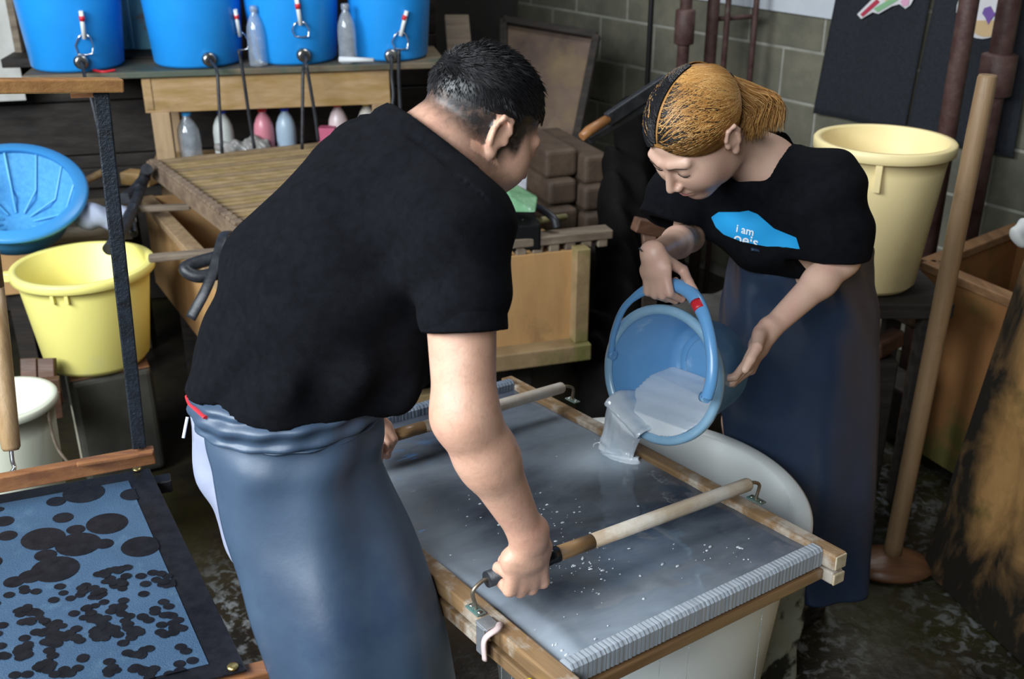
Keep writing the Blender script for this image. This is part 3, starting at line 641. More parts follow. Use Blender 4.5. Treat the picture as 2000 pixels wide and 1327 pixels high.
# concrete block behind the bucket handle
q = PT(1400, 520, 3.1)
s_ = SDF((q.x - .4, 2.85, -.02), (q.x + .6, 3.75, .75), .014)
s_.add(bx((q.x + .05, 3.12, .29), (.23, .13, .27), Matrix.Rotation(.6, 3, 'Z'), .05)).disp(lambda P: .01 * wave(P, (1, .3, .2), 30) * wave(P, (.1, .9, .5), 24))
tag(s_.mesh('concrete_block', mat('rough_concrete', (.065, .062, .055), (.035, .033, .03), 7, .75, bump=.6, bscale=40)), 'big rough grey concrete block behind the woman\'s bare forearm', 'block')
root = thing('wooden_bracket', 'small reddish wooden bracket beside the concrete block', 'bracket', PT(1262, 470, 3.1))
MB().bar(PT(1240, 438, 3.08), PT(1292, 450, 3.12), .04, .04).build('top_piece', M_red, root, bevel=.004)
MB().bar(PT(1266, 450, 3.12), PT(1272, 515, 3.12), .04, .04, up=(1, 0, 0)).build('post', M_red, root, bevel=.004)
MB().bar(PT(1272, 515, 3.12), vz(PT(1272, 515, 3.12), 0), .04, .04, up=(1, 0, 0)).build('post', M_darkwood, root)
# black crate, green packet, white sheet, hose, bamboo
p = PT(1003, 445, 3.5)
root = tag(MB().bar(p + Vector((-.12, 0, -.02)), p + Vector((.08, .03, -.02)), .14, .09).build('black_box', mat('matt_black', (.004, .004, .004), rough=.7, spec=.2), bevel=.008), 'black box on the vat under the green packet', 'box')
def packet():
    fb = [PT(930, 400, 3.42), PT(958, 414, 3.38), PT(1046, 415, 3.40), PT(1050, 386, 3.46), PT(1008, 362, 3.52), PT(985, 350, 3.54), PT(935, 372, 3.5)]
    bk_ = [v + Vector((0, .05, -.01)) for v in fb]; ce = PT(1000, 386, 3.40)
    mb = MB(); n = len(fb); mb.add(fb + [ce] + bk_ + [ce + Vector((0, .08, -.01))], [(i, (i + 1) % n, n) for i in range(n)] + [((i + 1) % n + n + 1, i + n + 1, 2 * n + 1) for i in range(n)] + [(i, i + n + 1, (i + 1) % n + n + 1, (i + 1) % n) for i in range(n)])
    return mb
g = [PT(945, 402, 3.42), PT(958, 412, 3.40), PT(1046, 414, 3.42), PT(1046, 384, 3.5), PT(1010, 362, 3.55), PT(985, 352, 3.55), PT(950, 385, 3.5)]
s_ = SDF(PT(1000, 390, 3.5) - Vector((.01, .01, .01)), PT(1000, 390, 3.5) + Vector((.01, .01, .01)), .003)
for i in range(len(g) - 1): s_.add(rc(PT(998, 400, 3.47), g[i], .014, .006), .02)
s_.add(rc(g[0], g[2], .006, .006), .02).add(rc(g[2], g[4], .006, .006), .02).disp(lambda P: .003 * wave(P, (1, .2, .8), 160) * wave(P, (.3, .4, -1), 120))
pk = tag(packet().build('green_packet', mat('green_foil', (.12, .28, .14), (.20, .38, .22), 18, .25, c3=(.42, .56, .46), s3=24, t3=(.6, .66), bump=1, bscale=30), bevel=.004), 'crumpled pale green plastic packet below the man\'s chin', 'packet')
tag(MB().prism([PT(1006, 332, 3.75), PT(1030, 318, 3.8), PT(1028, 372, 3.7), PT(1008, 368, 3.68)], Vector((0, .01, 0))).build('plastic_sheet', mat('white_film', (.5, .52, .56), (.35, .36, .4), 20, .3), bevel=.003), 'scrap of white plastic sheet beside the man\'s face', 'sheet')
tag(MB().tube([PT(1020, 436, 3.5), PT(1104, 424, 3.7)], .012, 12).build('bamboo_stick', mat('bamboo', (.38, .34, .18), (.28, .25, .12), 14, .5)), 'short pale bamboo stick behind the notched beam', 'stick')
tag(MB().tube(arc([PT(1045, 404, 3.6), PT(1062, 412, 3.55), PT(1082, 428, 3.52), PT(1088, 445, 3.52)]), .013, 10).build('hose', M_black), 'black hose curving beside the green packet', 'hose')
tag(MB().bar(PT(960, 455, 3.6), PT(1050, 440, 3.75), .05, .04).build('plank', M_red, bevel=.004), 'short reddish plank lying behind the notched beam', 'plank')

# ---------------------------------------------------------------- right side
# plywood trough
TB = .0
c0 = Vector((1.385, 3.34, 0)); c1 = c0 + Vector((.42, -.908, 0)).normalized() * .95; dU = Vector((.777, .63, 0)); c2 = c1 + dU * .62; c3_ = c0 + dU * .62
M_rply = mat('orange_plywood', (.30, .13, .045), (.22, .10, .035), 5, .5, stretch=(1, 1, .3), c3=(.10, .09, .025), s3=2.6, t3=(.48, .62), bump=.3)
M_rpin = wood('orange_rail', (.30, .16, .07), (.18, .09, .04), 1, dark=(.05, .035, .02))
tr_ = thing('plywood_trough', 'deep plywood trough with orange stained sides behind the wooden pole', 'trough', c0)
zt = .70
for a, c_ in ((c0, c1), (c1, c2), (c2, c3_), (c3_, c0)):
    MB().bar(vz(a, zt / 2 + .02), vz(c_, zt / 2 + .02), .018, zt - .04).build('side_panel', M_rply, tr_, bevel=.002)
    MB().bar(vz(a, zt), vz(c_, zt), .055, .03).build('rim_rail', M_rpin, tr_, bevel=.004)
mb = MB(); mb.add([vz(c0, .4), vz(c1, .4), vz(c2, .4), vz(c3_, .4)], [(0, 1, 2, 3)]); mb.build('water', mat('dark_water', (.012, .010, .008), rough=.06), tr_)
q = PT(1996, 452, 3.1); tag(SDF(q - Vector((.07, .07, .07)), q + Vector((.07, .07, .07)), .005).add(el(q, (.03, .025, .035))).add(el(q + Vector((.02, 0, -.02)), (.03, .03, .03))).disp(lambda P: .005 * wave(P, (1, .4, .6), 130)).mesh('rag', mat('white_rag', (.5, .5, .48), rough=.8)), 'bit of white rag at the trough rim', 'cloth')
# leaning weathered plywood
P0 = Vector((1.225, 2.62, 0)); bdir = Vector((.27, -.963, 0)).normalized(); upd = Vector((.13, .03, .985)).normalized()
thk = bdir.cross(upd).normalized() * -.018
mb = MB(); nx, nz = 44, 44; vs = []
for q_ in (0, 1):
    for j in range(nz + 1):
        for i in range(nx + 1): vs.append(P0 + bdir * (1.1 * i / nx) + upd * (1.15 * j / nz) + thk * q_)
NV = (nx + 1) * (nz + 1); ix = lambda i, j: j * (nx + 1) + i
fs = [(ix(i, j), ix(i + 1, j), ix(i + 1, j + 1), ix(i, j + 1)) for j in range(nz) for i in range(nx)]
fs += [tuple(NV + v for v in f[::-1]) for f in fs]
per = [ix(i, 0) for i in range(nx)] + [ix(nx, j) for j in range(nz)] + [ix(i, nz) for i in range(nx, 0, -1)] + [ix(0, j) for j in range(nz, 0, -1)]
fs += [(per[k], per[(k + 1) % len(per)], NV + per[(k + 1) % len(per)], NV + per[k]) for k in range(len(per))]
mb.add(vs, fs)
M_wply = mat('weathered_plywood', (.46, .25, .09), (.34, .18, .06), 6, .6, stretch=(1, 1, .5), c3=(.10, .09, .02), s3=2.0, t3=(.56, .66), bump=.5, bscale=40, attr=('mould', (.016, .013, .009), 7, 2.6))
ply = tag(mb.build('plywood_sheet', M_wply), 'weathered plywood sheet with black mould leaning at the right edge', 'plywood')
set_attr(ply, 'mould', lambda P: 1.15 * np.exp(-((((P - A(P0)) @ A(bdir)) / .10) ** 2)) + 1.1 * np.exp(-((((P - A(P0)) @ A(upd)) / .22) ** 2)))
# wooden pole with paddle foot
f0 = PZ(1742, 1085, .04); ptop = PT(1930, 146, 2.62)
pd = thing('stirring_paddle', 'long wooden pole with a round paddle foot standing upright', 'paddle', vz(f0, 0))
ax = (ptop - f0)
MB().tube([f0, f0 + ax * .03, f0 + ax * .3, f0 + ax * .6, f0 + ax * .9, f0 + ax * .995, ptop], [.027, .026, .026, .0255, .025, .024, .021], 20).build('pole', wood('pole_wood', (.28, .18, .095), (.20, .12, .06), 2, dark=(.12, .06, .03), rough=.5), pd)
MB().lathe([(0, 0), (.125, 0), (.13, .012), (.10, .03), (.045, .05), (0, .055)], 32, Matrix.Translation(vz(f0, .0)) @ Matrix.Scale(.7, 4, (0, 1, 0))).build('paddle_foot', wood('foot_wood', (.17, .075, .035), (.10, .045, .02), 0, rough=.35), pd)
# clutter between the trough and the woman
tag(MB().tube([PT(1734, 604, 3.35), PT(1800, 640, 3.55)], .018, 12).build('stick', M_grey), 'grey round stick end beside the trough', 'stick')
q = PT(1745, 680, 3.4); tag(MB().bar(q + Vector((-.07, -.02, 0)), q + Vector((.03, .05, .02)), .05, .06).build('wood_block', M_red, bevel=.01), 'broken wood block beside the trough edge', 'block')
q = PZ(1690, 760, .12); tag(MB().bar(q + Vector((-.08, .25, 0)), q + Vector((.12, -.2, 0)), .14, .2).build('wood_block', M_darkwood, bevel=.01), 'dark soaked timber lying between the woman and the trough', 'timber')
tag(MB().bar(PT(1728, 700, 3.4) , vz(PT(1728, 700, 3.4), 0), .07, .07).build('post', M_darkwood, bevel=.006), 'short dark post holding up the broken wood block', 'post')
# ================================================================ the papermaking mould and the tub
kf = 1.0182
fN, fR, fF, fL = [Vector((0, 0, H)) + Vector(v) * kf for v in ((.06213, 1.22907, -1.1), (.58631, 1.60779, -1.12938), (.01625, 2.39288, -1.17991), (-.50793, 2.01416, -1.15053))]
ex = (fR - fN); FW = ex.length; ex.normalize(); ey = (fL - fN); FH = ey.length; ey.normalize(); ez = ex.cross(ey).normalized()
FM4 = Matrix.Translation(fN) @ Matrix((ex, ey, ez)).transposed().to_4x4()
def fl_px(x, y, z=0):                                               # pixel -> mould plane at local height z
    r = ray(x, y); o = Vector((0, 0, H)); p0 = fN + ez * z; t = (p0 - o).dot(ez) / r.dot(ez); q = o + r * t - fN
    return Vector((q.dot(ex), q.dot(ey), q.dot(ez)))
M_mw = wood('wet_mould_wood', (.29, .175, .085), (.16, .095, .045), 1, dark=(.42, .37, .31), s3=8, t3=(.50, .62), rough=.35)
M_mwx = wood('wet_mould_wood_cross', (.24, .13, .06), (.14, .08, .035), 0, dark=(.30, .22, .15), s3=8, t3=(.6, .72), rough=.35)
M_wrap = mat('grey_wrapping', (.31, .34, .375), (.25, .275, .31), 60, .36, stretch=(1, .1, .1), bump=.7, bscale=45)
mould = thing('papermaking_mould', 'wooden papermaking mould full of milky water, held by the man over the tub', 'papermaking mould', M=FM4)
def L4(mb, name, m, par=mould, **k): return mb.build(name, m, par, world=False, **k)
RWd = .034
L4(MB().box((0, -.022, -.030), (RWd, FH + .02, 0)), 'left_rail', M_mw, bevel=.003)
L4(MB().box((FW - RWd, -.028, -.030), (FW, FH + .03, .002)), 'right_rail', M_mw, bevel=.004)
def wrapped(x0, x1, y0, y1, z0, z1):
    mb = MB(); n = 64
    rnd = random.Random(5); vs = []
    sect = [(y0, z0), (y1, z0), (y1, z1 - .006), (y1 - .006, z1), (y0 + .006, z1), (y0, z1 - .006)]
    for i in range(n * 3 + 1):
        d = .0012 * math.sin(i * 2.1) + rnd.uniform(-.0006, .0006); x = x0 + (x1 - x0) * i / (n * 3)
        cy, cz = (y0 + y1) / 2, (z0 + z1) / 2
        for a, c_ in sect: vs.append(Vector((x, a + d * (.3 if a > cy else -.3), c_ + d * (.35 if c_ > cz else -.35))))
    m = len(sect); mb.add(vs, [(i * m + k, i * m + (k + 1) % m, (i + 1) * m + (k + 1) % m, (i + 1) * m + k) for i in range(n * 3) for k in range(m)] + [tuple(range(m)), tuple(range(n * 3 * m, n * 3 * m + m))], 0, False)
    return mb
L4(wrapped(RWd + .001, FW - RWd - .001, 0, .030, -.030, .006), 'wrapped_bar', M_wrap)
L4(wrapped(RWd + .001, FW - RWd - .001, FH - .028, FH, -.030, .012), 'wrapped_bar', mat('blue_grey_wrapping', (.20, .24, .30), (.13, .16, .21), 40, .4, stretch=(1, .12, .12), bump=1, bscale=60))
L4(MB().box((-.004, -.006, -.060), (.028, FH, -.036)), 'lower_rail', M_mw, bevel=.003)
L4(MB().box((FW - .03, -.024, -.062), (FW + .0, FH, -.036)), 'lower_rail', M_mw, bevel=.004)
L4(MB().box((.028, -.004, -.058), (FW - .03, .024, -.037)), 'lower_crossbar', M_mwx, bevel=.003)
L4(MB().box((.028, FH - .026, -.058), (FW - .03, FH - .002, -.037)), 'lower_crossbar', M_mwx, bevel=.003)
for k in range(1, 6): L4(MB().box((.028, FH * k / 6 - .006, -.055), (FW - .03, FH * k / 6 + .006, -.038)), 'support_rib', M_mwx)
L4(MB().box((.02, .02, -.036), (FW - .02, FH - .02, -.032)), 'screen', mat('dark_screen', (.03, .035, .05), (.05, .055, .07), 60, .5))
# end grain
for z0, z1 in ((-.028, 0), (-.060, -.038)): L4(MB().box((FW - RWd + .002, -.030, z0), (FW - .002, -.0245, z1)), 'end_grain', mat('pale_end_grain', (.55, .46, .32), (.38, .30, .19), 40, .6), bevel=.002)
# handles
M_bar = wood('handle_pole_wood', (.50, .40, .29), (.36, .26, .17), 0, dark=(.60, .55, .48), s3=6, t3=(.45, .6), rough=.45)
M_grip = wood('handle_grip_wood', (.34, .20, .09), (.24, .13, .055), 0, rough=.4)
M_hook = mat('rusty_hook', (.20, .15, .10), (.32, .28, .23), 30, .4, .8)
M_plate = mat('teal_patina', (.10, .22, .20), (.16, .16, .13), 40, .5, .4)
def handle(pl, pr, fer, hl, hr, zb=.055, r=.0135, grip_end=None):
    a = fl_px(*pl, zb); c_ = fl_px(*pr, zb); d = (c_ - a).normalized()
    f_ = a + d * ((fl_px(*fer, zb) - a).dot(d)); g_ = f_ + d * .09
    root = L4(MB().tube([g_, g_.lerp(c_, .5), c_ - d * .004, c_], [r, r * 1.05, r, r * .85], 18), 'handle', M_bar)
    L4(MB().tube([a - d * .002, f_ - d * .012], [r * 1.05, r * 1.02], 18), 'grip', M_black, root)
    L4(MB().tube([f_ + d * .012, g_], [r, r], 18), 'grip_wood', M_grip, root)
    L4(MB().tube([f_ - d * .014, f_ + d * .014], [r * 1.1, r * 1.1], 18), 'ferrule', mat('black_tape', (.012, .012, .014), rough=.25), root)
    for e_, h, s in ((a, hl, -1), (c_, hr, 1)):
        if h is None: continue
        b_ = fl_px(*h, .002); dirx = d * s
        L4(MB().tube(arc([e_ - dirx * .006, e_ + dirx * .012, (e_ + dirx * .014).lerp(b_, .35) + dirx * .012 + Vector((0, 0, .004)), b_ + Vector((0, 0, .01)), b_]), .0035, 10), 'hook', M_hook, root)
        p_ = L4(MB().box((-.009, -.019, 0), (.009, .019, .003), 0, Matrix.Translation(b_)), 'hinge_plate', M_plate, bevel=.001)
        for yy in (-.012, .012): L4(MB().lathe([(.0042, .003), (.004, .0045), (0, .0055)], 12, Matrix.Translation(b_ + Vector((0, yy, 0)))), 'screw', M_metal, p_)
    return a, c_, f_
HB1 = handle((953, 1132), (1463, 946), (1076, 1088), (929, 1193), (1477, 978))
HB2 = handle((655, 884), (1099, 757), (747, 848), None, (1118, 783))
def W(p): return FM4 @ p
# latch on the left rail
q = fl_px(953, 1222, 0)
lt = L4(MB().box((-.014, -.017, 0), (.014, .017, .006), 0, Matrix.Translation(q)).box((-.020, -.012, -.05), (-.013, .012, .004), 0, Matrix.Translation(Vector((0, q.y, 0)))), 'latch', mat('dull_silver', (.6, .62, .64), (.42, .44, .46), 30, .35, .8), bevel=.002)
L4(MB().tube(arc([q + Vector((.016, -.012, .004)), q + Vector((0, -.026, .008)), q + Vector((-.022, -.022, -.006)), q + Vector((-.026, -.028, -.04))]), .006, 8, flat=.5), 'latch_strap', mat('pinkish_rubber', (.55, .42, .40), rough=.5), lt)
q2 = fl_px(1012, 1322, 0)
L4(MB().box((-.018, -.02, -.075), (-.002, .02, -.03), 0, Matrix.Translation(Vector((q2.x * 0, q2.y, 0)))), 'clamp', mat('yellow_clamp', (.75, .55, .02), rough=.4), bevel=.003)
# milky water in the mould
mb = MB(); nx, ny = 110, 160; vs = []
for j in range(ny + 1):
    for i in range(nx + 1):
        x = .033 + (FW - .066) * i / nx; y = .029 + (FH - .056) * j / ny; v = Vector((x * 9, y * 9, .3))
        amp = .0016 + .0022 * max(0, 1 - math.hypot(x - .45, y - .28) / .35)
        z = -.011 + amp * (mnoise.noise(v) + .5 * mnoise.noise(v * 2.6 + Vector((3, 1, 0)))) + .0035 * math.exp(-((x - .07 - .02 * math.sin(y * 12)) / .02) ** 2) * (1 if y < .5 else .3)
        vs.append((x, y, z))
mb.add(vs, [(j * (nx + 1) + i, j * (nx + 1) + i + 1, (j + 1) * (nx + 1) + i + 1, (j + 1) * (nx + 1) + i) for j in range(ny) for i in range(nx)], 0, True)
M_pulp = mat('milky_water', (.036, .040, .056), (.075, .088, .112), 3.0, .07, stretch=(.8, 1.6, 1), bump=.3, bscale=14, detail=3, contrast=(.36, .64), spec=.8, attr=('milk', (.40, .46, .52), 5.0, .62))
pw = mb.build('milky_water', M_pulp, None, world=False); pw.matrix_world = FM4
def milk(P):
    x, y = P[:, 0] / FW, P[:, 1] / FH; wv = .05 * np.sin(y * 9 + x * 4) + .04 * np.sin(x * 11 - y * 5)
    m = .85 * sstep(.34, .02, x + wv) + .75 * sstep(.20, .02, y + wv * .7 - .05) * sstep(1.15, .2, x)
    lq = fl_px(1195, 895, -.01); d = np.sqrt(((P[:, 0] - lq.x) / 1.3) ** 2 + (P[:, 1] - lq.y) ** 2); m += 1.7 * np.exp(-(d / .085) ** 2) + .38 * np.exp(-((y - .74 + .10 * (x - .5) + wv) / .10) ** 2)
    return m * .62 + .05
set_attr(pw, 'milk', milk); tag(pw, 'milky grey papermaking water filling the mould', 'water', kind='stuff')
# bubbles on the water, whitened so the colour stands for their glints
mb = MB(); rnd = random.Random(11)
def px_cluster(n, cx, cy, sx, sy, slope=0):
    for _ in range(n):
        x = rnd.gauss(cx, sx); y = rnd.gauss(cy, sy) + slope * (x - cx); q = fl_px(x, y, -.010)
        if not (.045 < q.x < FW - .045 and .04 < q.y < FH - .04): continue
        r = rnd.choice((.0008, .0010, .0013, .0017, .0026)); e_ = rnd.uniform(1, 2.2)
        mb.lathe([(r, 0), (r * .9, r * .35), (r * .5, r * .62), (0, r * .7)], 10, Matrix.Translation(q) @ Matrix.Rotation(rnd.uniform(-.4, .5), 4, 'Z') @ Matrix.Scale(e_, 4, (1, 0, 0)))
px_cluster(90, 1130, 1105, 60, 32, .05); px_cluster(60, 1060, 1020, 80, 25, .1); px_cluster(22, 1370, 1085, 55, 16, -.1); px_cluster(16, 1150, 1210, 120, 30); px_cluster(14, 960, 980, 70, 50); px_cluster(10, 1180, 880, 60, 25); px_cluster(14, 1110, 1275, 22, 14)
bb = mb.build('bubbles', mat('bubble_glint_white', (.62, .66, .70), rough=.03, spec=1, coat=1, alpha=.8), None, world=False); bb.matrix_world = FM4
tag(bb, 'small bubbles and drops with white painted glints on the milky water in the mould', 'bubbles', kind='stuff')

# white tub below
rp = PZ(1543, 925, .655); tc_ = rp - Vector((.362, .10, 0)); TR = .375
M_tub = mat('tub_white', (.84, .86, .83), (.78, .80, .77), 3, .33, c3=(.38, .40, .38), s3=2, t3=(.6, .75), sss=.02)
root = thing('tub', 'large round white tub under the papermaking mould', 'tub', vz(tc_, 0))
MB().lathe(shell(TR - .03, TR - .085, .655, .008, lipw=.032, drop=.03, round_=.08), 96, Matrix.Translation(vz(tc_, 0))).build('body', M_tub, root)
MB().lathe([(0, .50), (.318, .50)], 64, Matrix.Translation(vz(tc_, 0))).build('water', mat('tub_water', (.45, .50, .52), (.5, .55, .57), 5, .06), root)
# water drips under the mould
rnd = random.Random(4)
DR = mat('dripping_water', (.8, .85, .9), rough=.05, trans=.8, alpha=.6, ior=1.33)
for x, lab in ((.02, ''), ):
    mb = MB()
    for k in range(9):
        u_ = rnd.random(); 
        p = W(Vector((.0 + (.03 + u_ * (FW * .72) if k % 2 else 0), (-.004 if k % 2 else .03 + u_ * .45), -.060))); l = rnd.uniform(.04, .26)
        mb.tube([p, p - Vector((0, 0, l * .5)), p - Vector((0, 0, l))], [.0009, .0006, .0013], 6)
    tag(mb.build('dripping_water', DR), 'thin strings of water dripping off the mould edges', 'water', kind='stuff')
# pale stained block by the tub
q = PZ(1520, 1235, .12)
s_ = SDF((q.x - .14, q.y - .14, -.02), (q.x + .16, q.y + .22, .36), .006)
s_.add(bx((q.x - .035, q.y - .01, .15), (.055, .05, .15), Matrix.Rotation(.5, 3, 'Z'), .012)).disp(lambda P: .004 * wave(P, (1, .3, .6), 70))
tag(s_.mesh('stone_block', mat('stained_stone', (.30, .31, .24), (.20, .21, .16), 6, .5, c3=(.02, .02, .015), s3=7, t3=(.52, .58))), 'pale stained stone block between the tub and the woman\'s boot', 'block')

# ================================================================ blue pouring bucket
BO = Vector((-.68, -.70, .20)).normalized()
rc0 = PT(1289, 734, 2.17); BHt = .195; BR_ = .132
bx_, by_, _ = frame_of(BO)
MBk = Matrix.Translation(rc0 - BO * BHt) @ Matrix((bx_, by_, BO)).transposed().to_4x4()
M_pb = mat('pale_blue_plastic_bucket', (.17, .40, .68), (.14, .35, .63), 6, .28, c3=(.34, .54, .72), s3=16, t3=(.62, .72), coat=.3)
bk = thing('bucket', 'light blue plastic bucket tipped over the mould, held by the woman', 'bucket', rc0)
MB().lathe(shell(BR_, .098, BHt, .004, lipw=.012, drop=.014, round_=.025), 80, MBk).build('body', M_pb, bk)
MB().lathe([(BR_ - .006, BHt - .003), (BR_ - .002, BHt + .003), (BR_ + .008, BHt + .0035), (BR_ + .0135, BHt - .002), (BR_ + .0135, BHt - .012), (BR_ + .011, BHt - .015)], 80, MBk).build('rim', mat('pale_blue_rim', (.30, .50, .66), (.24, .44, .62), 30, .3, coat=.4), bk)
MB().lathe([(.060, .012), (.068, .016), (.074, .012)], 48, MBk).build('bottom_ring', M_pb, bk)
hp = [(1193, 692, 2.25), (1199, 650, 2.23), (1220, 600, 2.2), (1262, 566, 2.16), (1308, 556, 2.12), (1346, 570, 2.08), (1370, 606, 2.04), (1384, 650, 2.02), (1391, 700, 2.01), (1389, 745, 2.01), (1380, 778, 2.02)]
hpts = arc([PT(*a) for a in hp], 8); rr = []
for i, p in enumerate(hpts):
    s = i / (len(hpts) - 1); rr.append(.0085 if s < .28 else (.0145 if s < .62 else .0115))
rr = [sum(rr[max(0, i - 3):i + 4]) / len(rr[max(0, i - 3):i + 4]) for i in range(len(rr))]
hb = MB().tube(hpts, rr, 16, flat=.8).build('handle', mat('handle_blue', (.14, .36, .66), rough=.3, coat=.3), bk)
i0 = min(range(len(hpts)), key=lambda i: (hpts[i] - PT(1362, 597, 2.05)).length)
MB().tube(hpts[i0 - 1:i0 + 3], [x * 1.06 for x in rr[i0 - 1:i0 + 3]], 16, flat=.8).build('red_tape', M_tip, hb)
for a in (hp[0], hp[-1]):
    p = PT(*a); c_ = rc0 + (p - rc0) * .93
    MB().tube([c_, p + (p - c_) * .2], [.011, .010], 14).build('handle_ear', M_pb, bk)
# liquid inside
bi = np.array([bx_, by_, BO], dtype=np.float32); bo = A(rc0 - BO * BHt)
lipz = rc0.z - BR_ * math.sqrt(1 - BO.z ** 2)
flow = Vector((-.62, -.5, 0)).normalized(); lip_p = rc0 + (Vector((0, 0, -1)) - BO * (-BO.z)).normalized() * BR_
def liquid(P):
    q = (P - bo) @ bi.T; r = np.sqrt(q[..., 0] ** 2 + q[..., 1] ** 2); R_ = .098 + (BR_ - .098) * q[..., 2] / BHt - .006
    d = np.maximum(np.maximum((r - R_) * .98, q[..., 2] - BHt - .002), .014 - q[..., 2])
    rel = P - A(lip_p); s = rel @ A(flow); lvl = .038 - .22 * np.clip(s, -.12, .12)
    return np.maximum(d, rel[..., 2] - lvl)
lo_ = rc0 - Vector((.22, .2, .28)); hi_ = rc0 + Vector((.2, .25, .2))
sd_ = SDF(lo_, hi_, .0028); sd_.add((liquid, A(lo_), A(hi_)), .001)
M_milk = mat('pouring_milky_water', (.86, .90, .94), (.74, .81, .87), 9, .08, spec=.8, sss=.1, bump=.25, bscale=40, alpha=.93)
land = W(fl_px(1206, 884, -.008))
dn = (Vector((0, 0, -1)) + BO * BO.z).normalized(); sdv = BO.cross(dn)
if sdv.x < 0: sdv = -sdv
a0 = -.46; inw = -(dn * math.cos(a0) + sdv * math.sin(a0)); lat = (sdv * math.cos(a0) - dn * math.sin(a0)).normalized(); lipc = rc0 - inw * (BR_ - .007)
lat2 = vz(lat, 0).normalized(); UZ = Vector((0, 0, 1))
secs = [(lipc - BO * .060 + inw * .006, .052, .012, lat, 1.0), (lipc - BO * .020 + inw * .012, .056, .011, lat, 1.0), (lipc + BO * .006 + inw * .010, .056, .0085, lat, 1.0), (lipc + BO * .024 - UZ * .006, .053, .0075, lat.lerp(lat2, .3), .8),
        (lipc.lerp(land, .45) + BO * .016, .047, .0075, lat.lerp(lat2, .7), .4), (lipc.lerp(land, .8) + BO * .008, .044, .009, lat2, .15), (land + UZ * .004, .050, .016, lat2, 0), (land - UZ * .005, .066, .030, lat2, 0), (land - UZ * .012, .085, .045, lat2, 0)]
def cr_(a, b, c, d, t): return .5 * (2 * b + (c - a) * t + (2 * a - 5 * b + 4 * c - d) * t * t + (3 * b - a - 3 * c + d) * t ** 3)
fine = []
for i in range(len(secs) - 1):
    q_ = [secs[max(0, i - 1)], secs[i], secs[i + 1], secs[min(len(secs) - 1, i + 2)]]
    for k in range(8): fine.append(tuple(cr_(*[z[j] for z in q_], k / 8) for j in range(5)))
fine.append(secs[-1]); mb = MB(); vs = []; ns = 48
for i, (c_, hw, th, lt, bend) in enumerate(fine):
    tg = (fine[min(i + 1, len(fine) - 1)][0] - fine[max(i - 1, 0)][0]).normalized(); lt = (lt - tg * lt.dot(tg)).normalized(); nm = tg.cross(lt)
    if nm.dot(inw) < 0: nm = -nm
    for k in range(ns):
        an_ = 2 * PI * k / ns; l_ = math.cos(an_) * hw; v_ = math.sin(an_) * th; g_ = mnoise.noise(Vector((l_ * 90, i * .06, 2.0))) * .0024 + mnoise.noise(Vector((l_ * 260, i * .09, 5.0))) * .0013
        vs.append(c_ + lt * l_ + nm * (v_ + bend * l_ * l_ / (2 * BR_) + g_))
mb.add(vs, [(i * ns + k, i * ns + (k + 1) % ns, (i + 1) * ns + (k + 1) % ns, (i + 1) * ns + k) for i in range(len(fine) - 1) for k in range(ns)] + [tuple(range(ns)), tuple(range((len(fine) - 1) * ns, len(fine) * ns))], 0, True)
sd_.disp(lambda P: .0005 * wave(P, (1, .6, .2), 90) * wave(P, (.2, 1, .5), 70))
st = sd_.mesh('pouring_water', M_milk); mb.build('stream', mat('falling_milky_water', (.86, .90, .94), (.70, .78, .85), 20, .05, spec=1, coat=1, alpha=.9), st)
tag(st, 'milky water pouring out of the light blue bucket into the mould', 'water')

# ================================================================ open mould and patterned screen on the left
ZS = .72
sA = PZ(292, 914, ZS); sB = PZ(482, 1308, ZS); sL = PZ(0, 966, ZS)
sx = (sL - sA).normalized(); sy = (sB - sA); SHt = sy.length; sy.normalize(); sz = Vector((0, 0, 1)); SWd = .95
def sp_(x, y, z=0): return sA + sx * x + sy * y + sz * z
scr = thing('patterned_screen', 'blue papermaking screen with black round spots and a black border', 'screen', sA)
M_sb = mat('black_lacquer_net', (.006, .006, .008), (.012, .012, .015), 40, .32, bump=.3, bscale=200)
M_sblue = mat('blue_net', (.045, .090, .155), (.034, .070, .125), 7, .5, c3=(.06, .115, .18), s3=14, bump=.5, bscale=420)
def quad(mb, pts, th=.003, mi=0): mb.prism([sp_(*p) for p in pts], Vector((0, 0, -th)), mi)
def s_px(x, y, z=0):
    q = PZ(x, y, ZS + z) - sA; dxy = sx.x * sy.y - sx.y * sy.x
    return ((q.x * sy.y - q.y * sy.x) / dxy, (sx.x * q.y - sx.y * q.x) / dxy)
mb = MB(); quad(mb, [(0, 0), (SWd, 0), (SWd, SHt), (0, SHt)], .006); mb.build('black_border', M_sb, scr, bevel=.002)
i0_ = s_px(252, 940); i1_ = s_px(406, 1299)
bxr = (i0_[0] + i1_[0]) / 2; byt = i0_[1]; byb = i1_[1]
mb = MB(); mb.prism([sp_(bxr, byt, .0015), sp_(SWd - .07, byt, .0015), sp_(SWd - .07, byb, .0015), sp_(bxr, byb, .0015)], Vector((0, 0, -.001))); mb.build('blue_net', M_sblue, scr)
big = [(455, 320, 112), (305, 367, 52), (720, 328, 66), (343, 455, 55), (582, 487, 112), (412, 520, 50), (235, 570, 118), (425, 600, 122), (565, 597, 52), (765, 612, 106), (248, 660, 60), (300, 735, 130), (165, 775, 65), (75, 805, 55), (130, 838, 28), (20, 475, 55), (40, 553, 52), (-5, 410, 26), (-60, 700, 70)]
mb = MB(); dots = []
for cx_, cy_, r_ in big:
    x, y = cx_ / 2.782, 850 + cy_ / 2.782; a = s_px(x, y); b_ = s_px(x + r_ / 2.782, y); dots.append((a[0], a[1], math.hypot(a[0] - b_[0], a[1] - b_[1])))
rnd = random.Random(21)
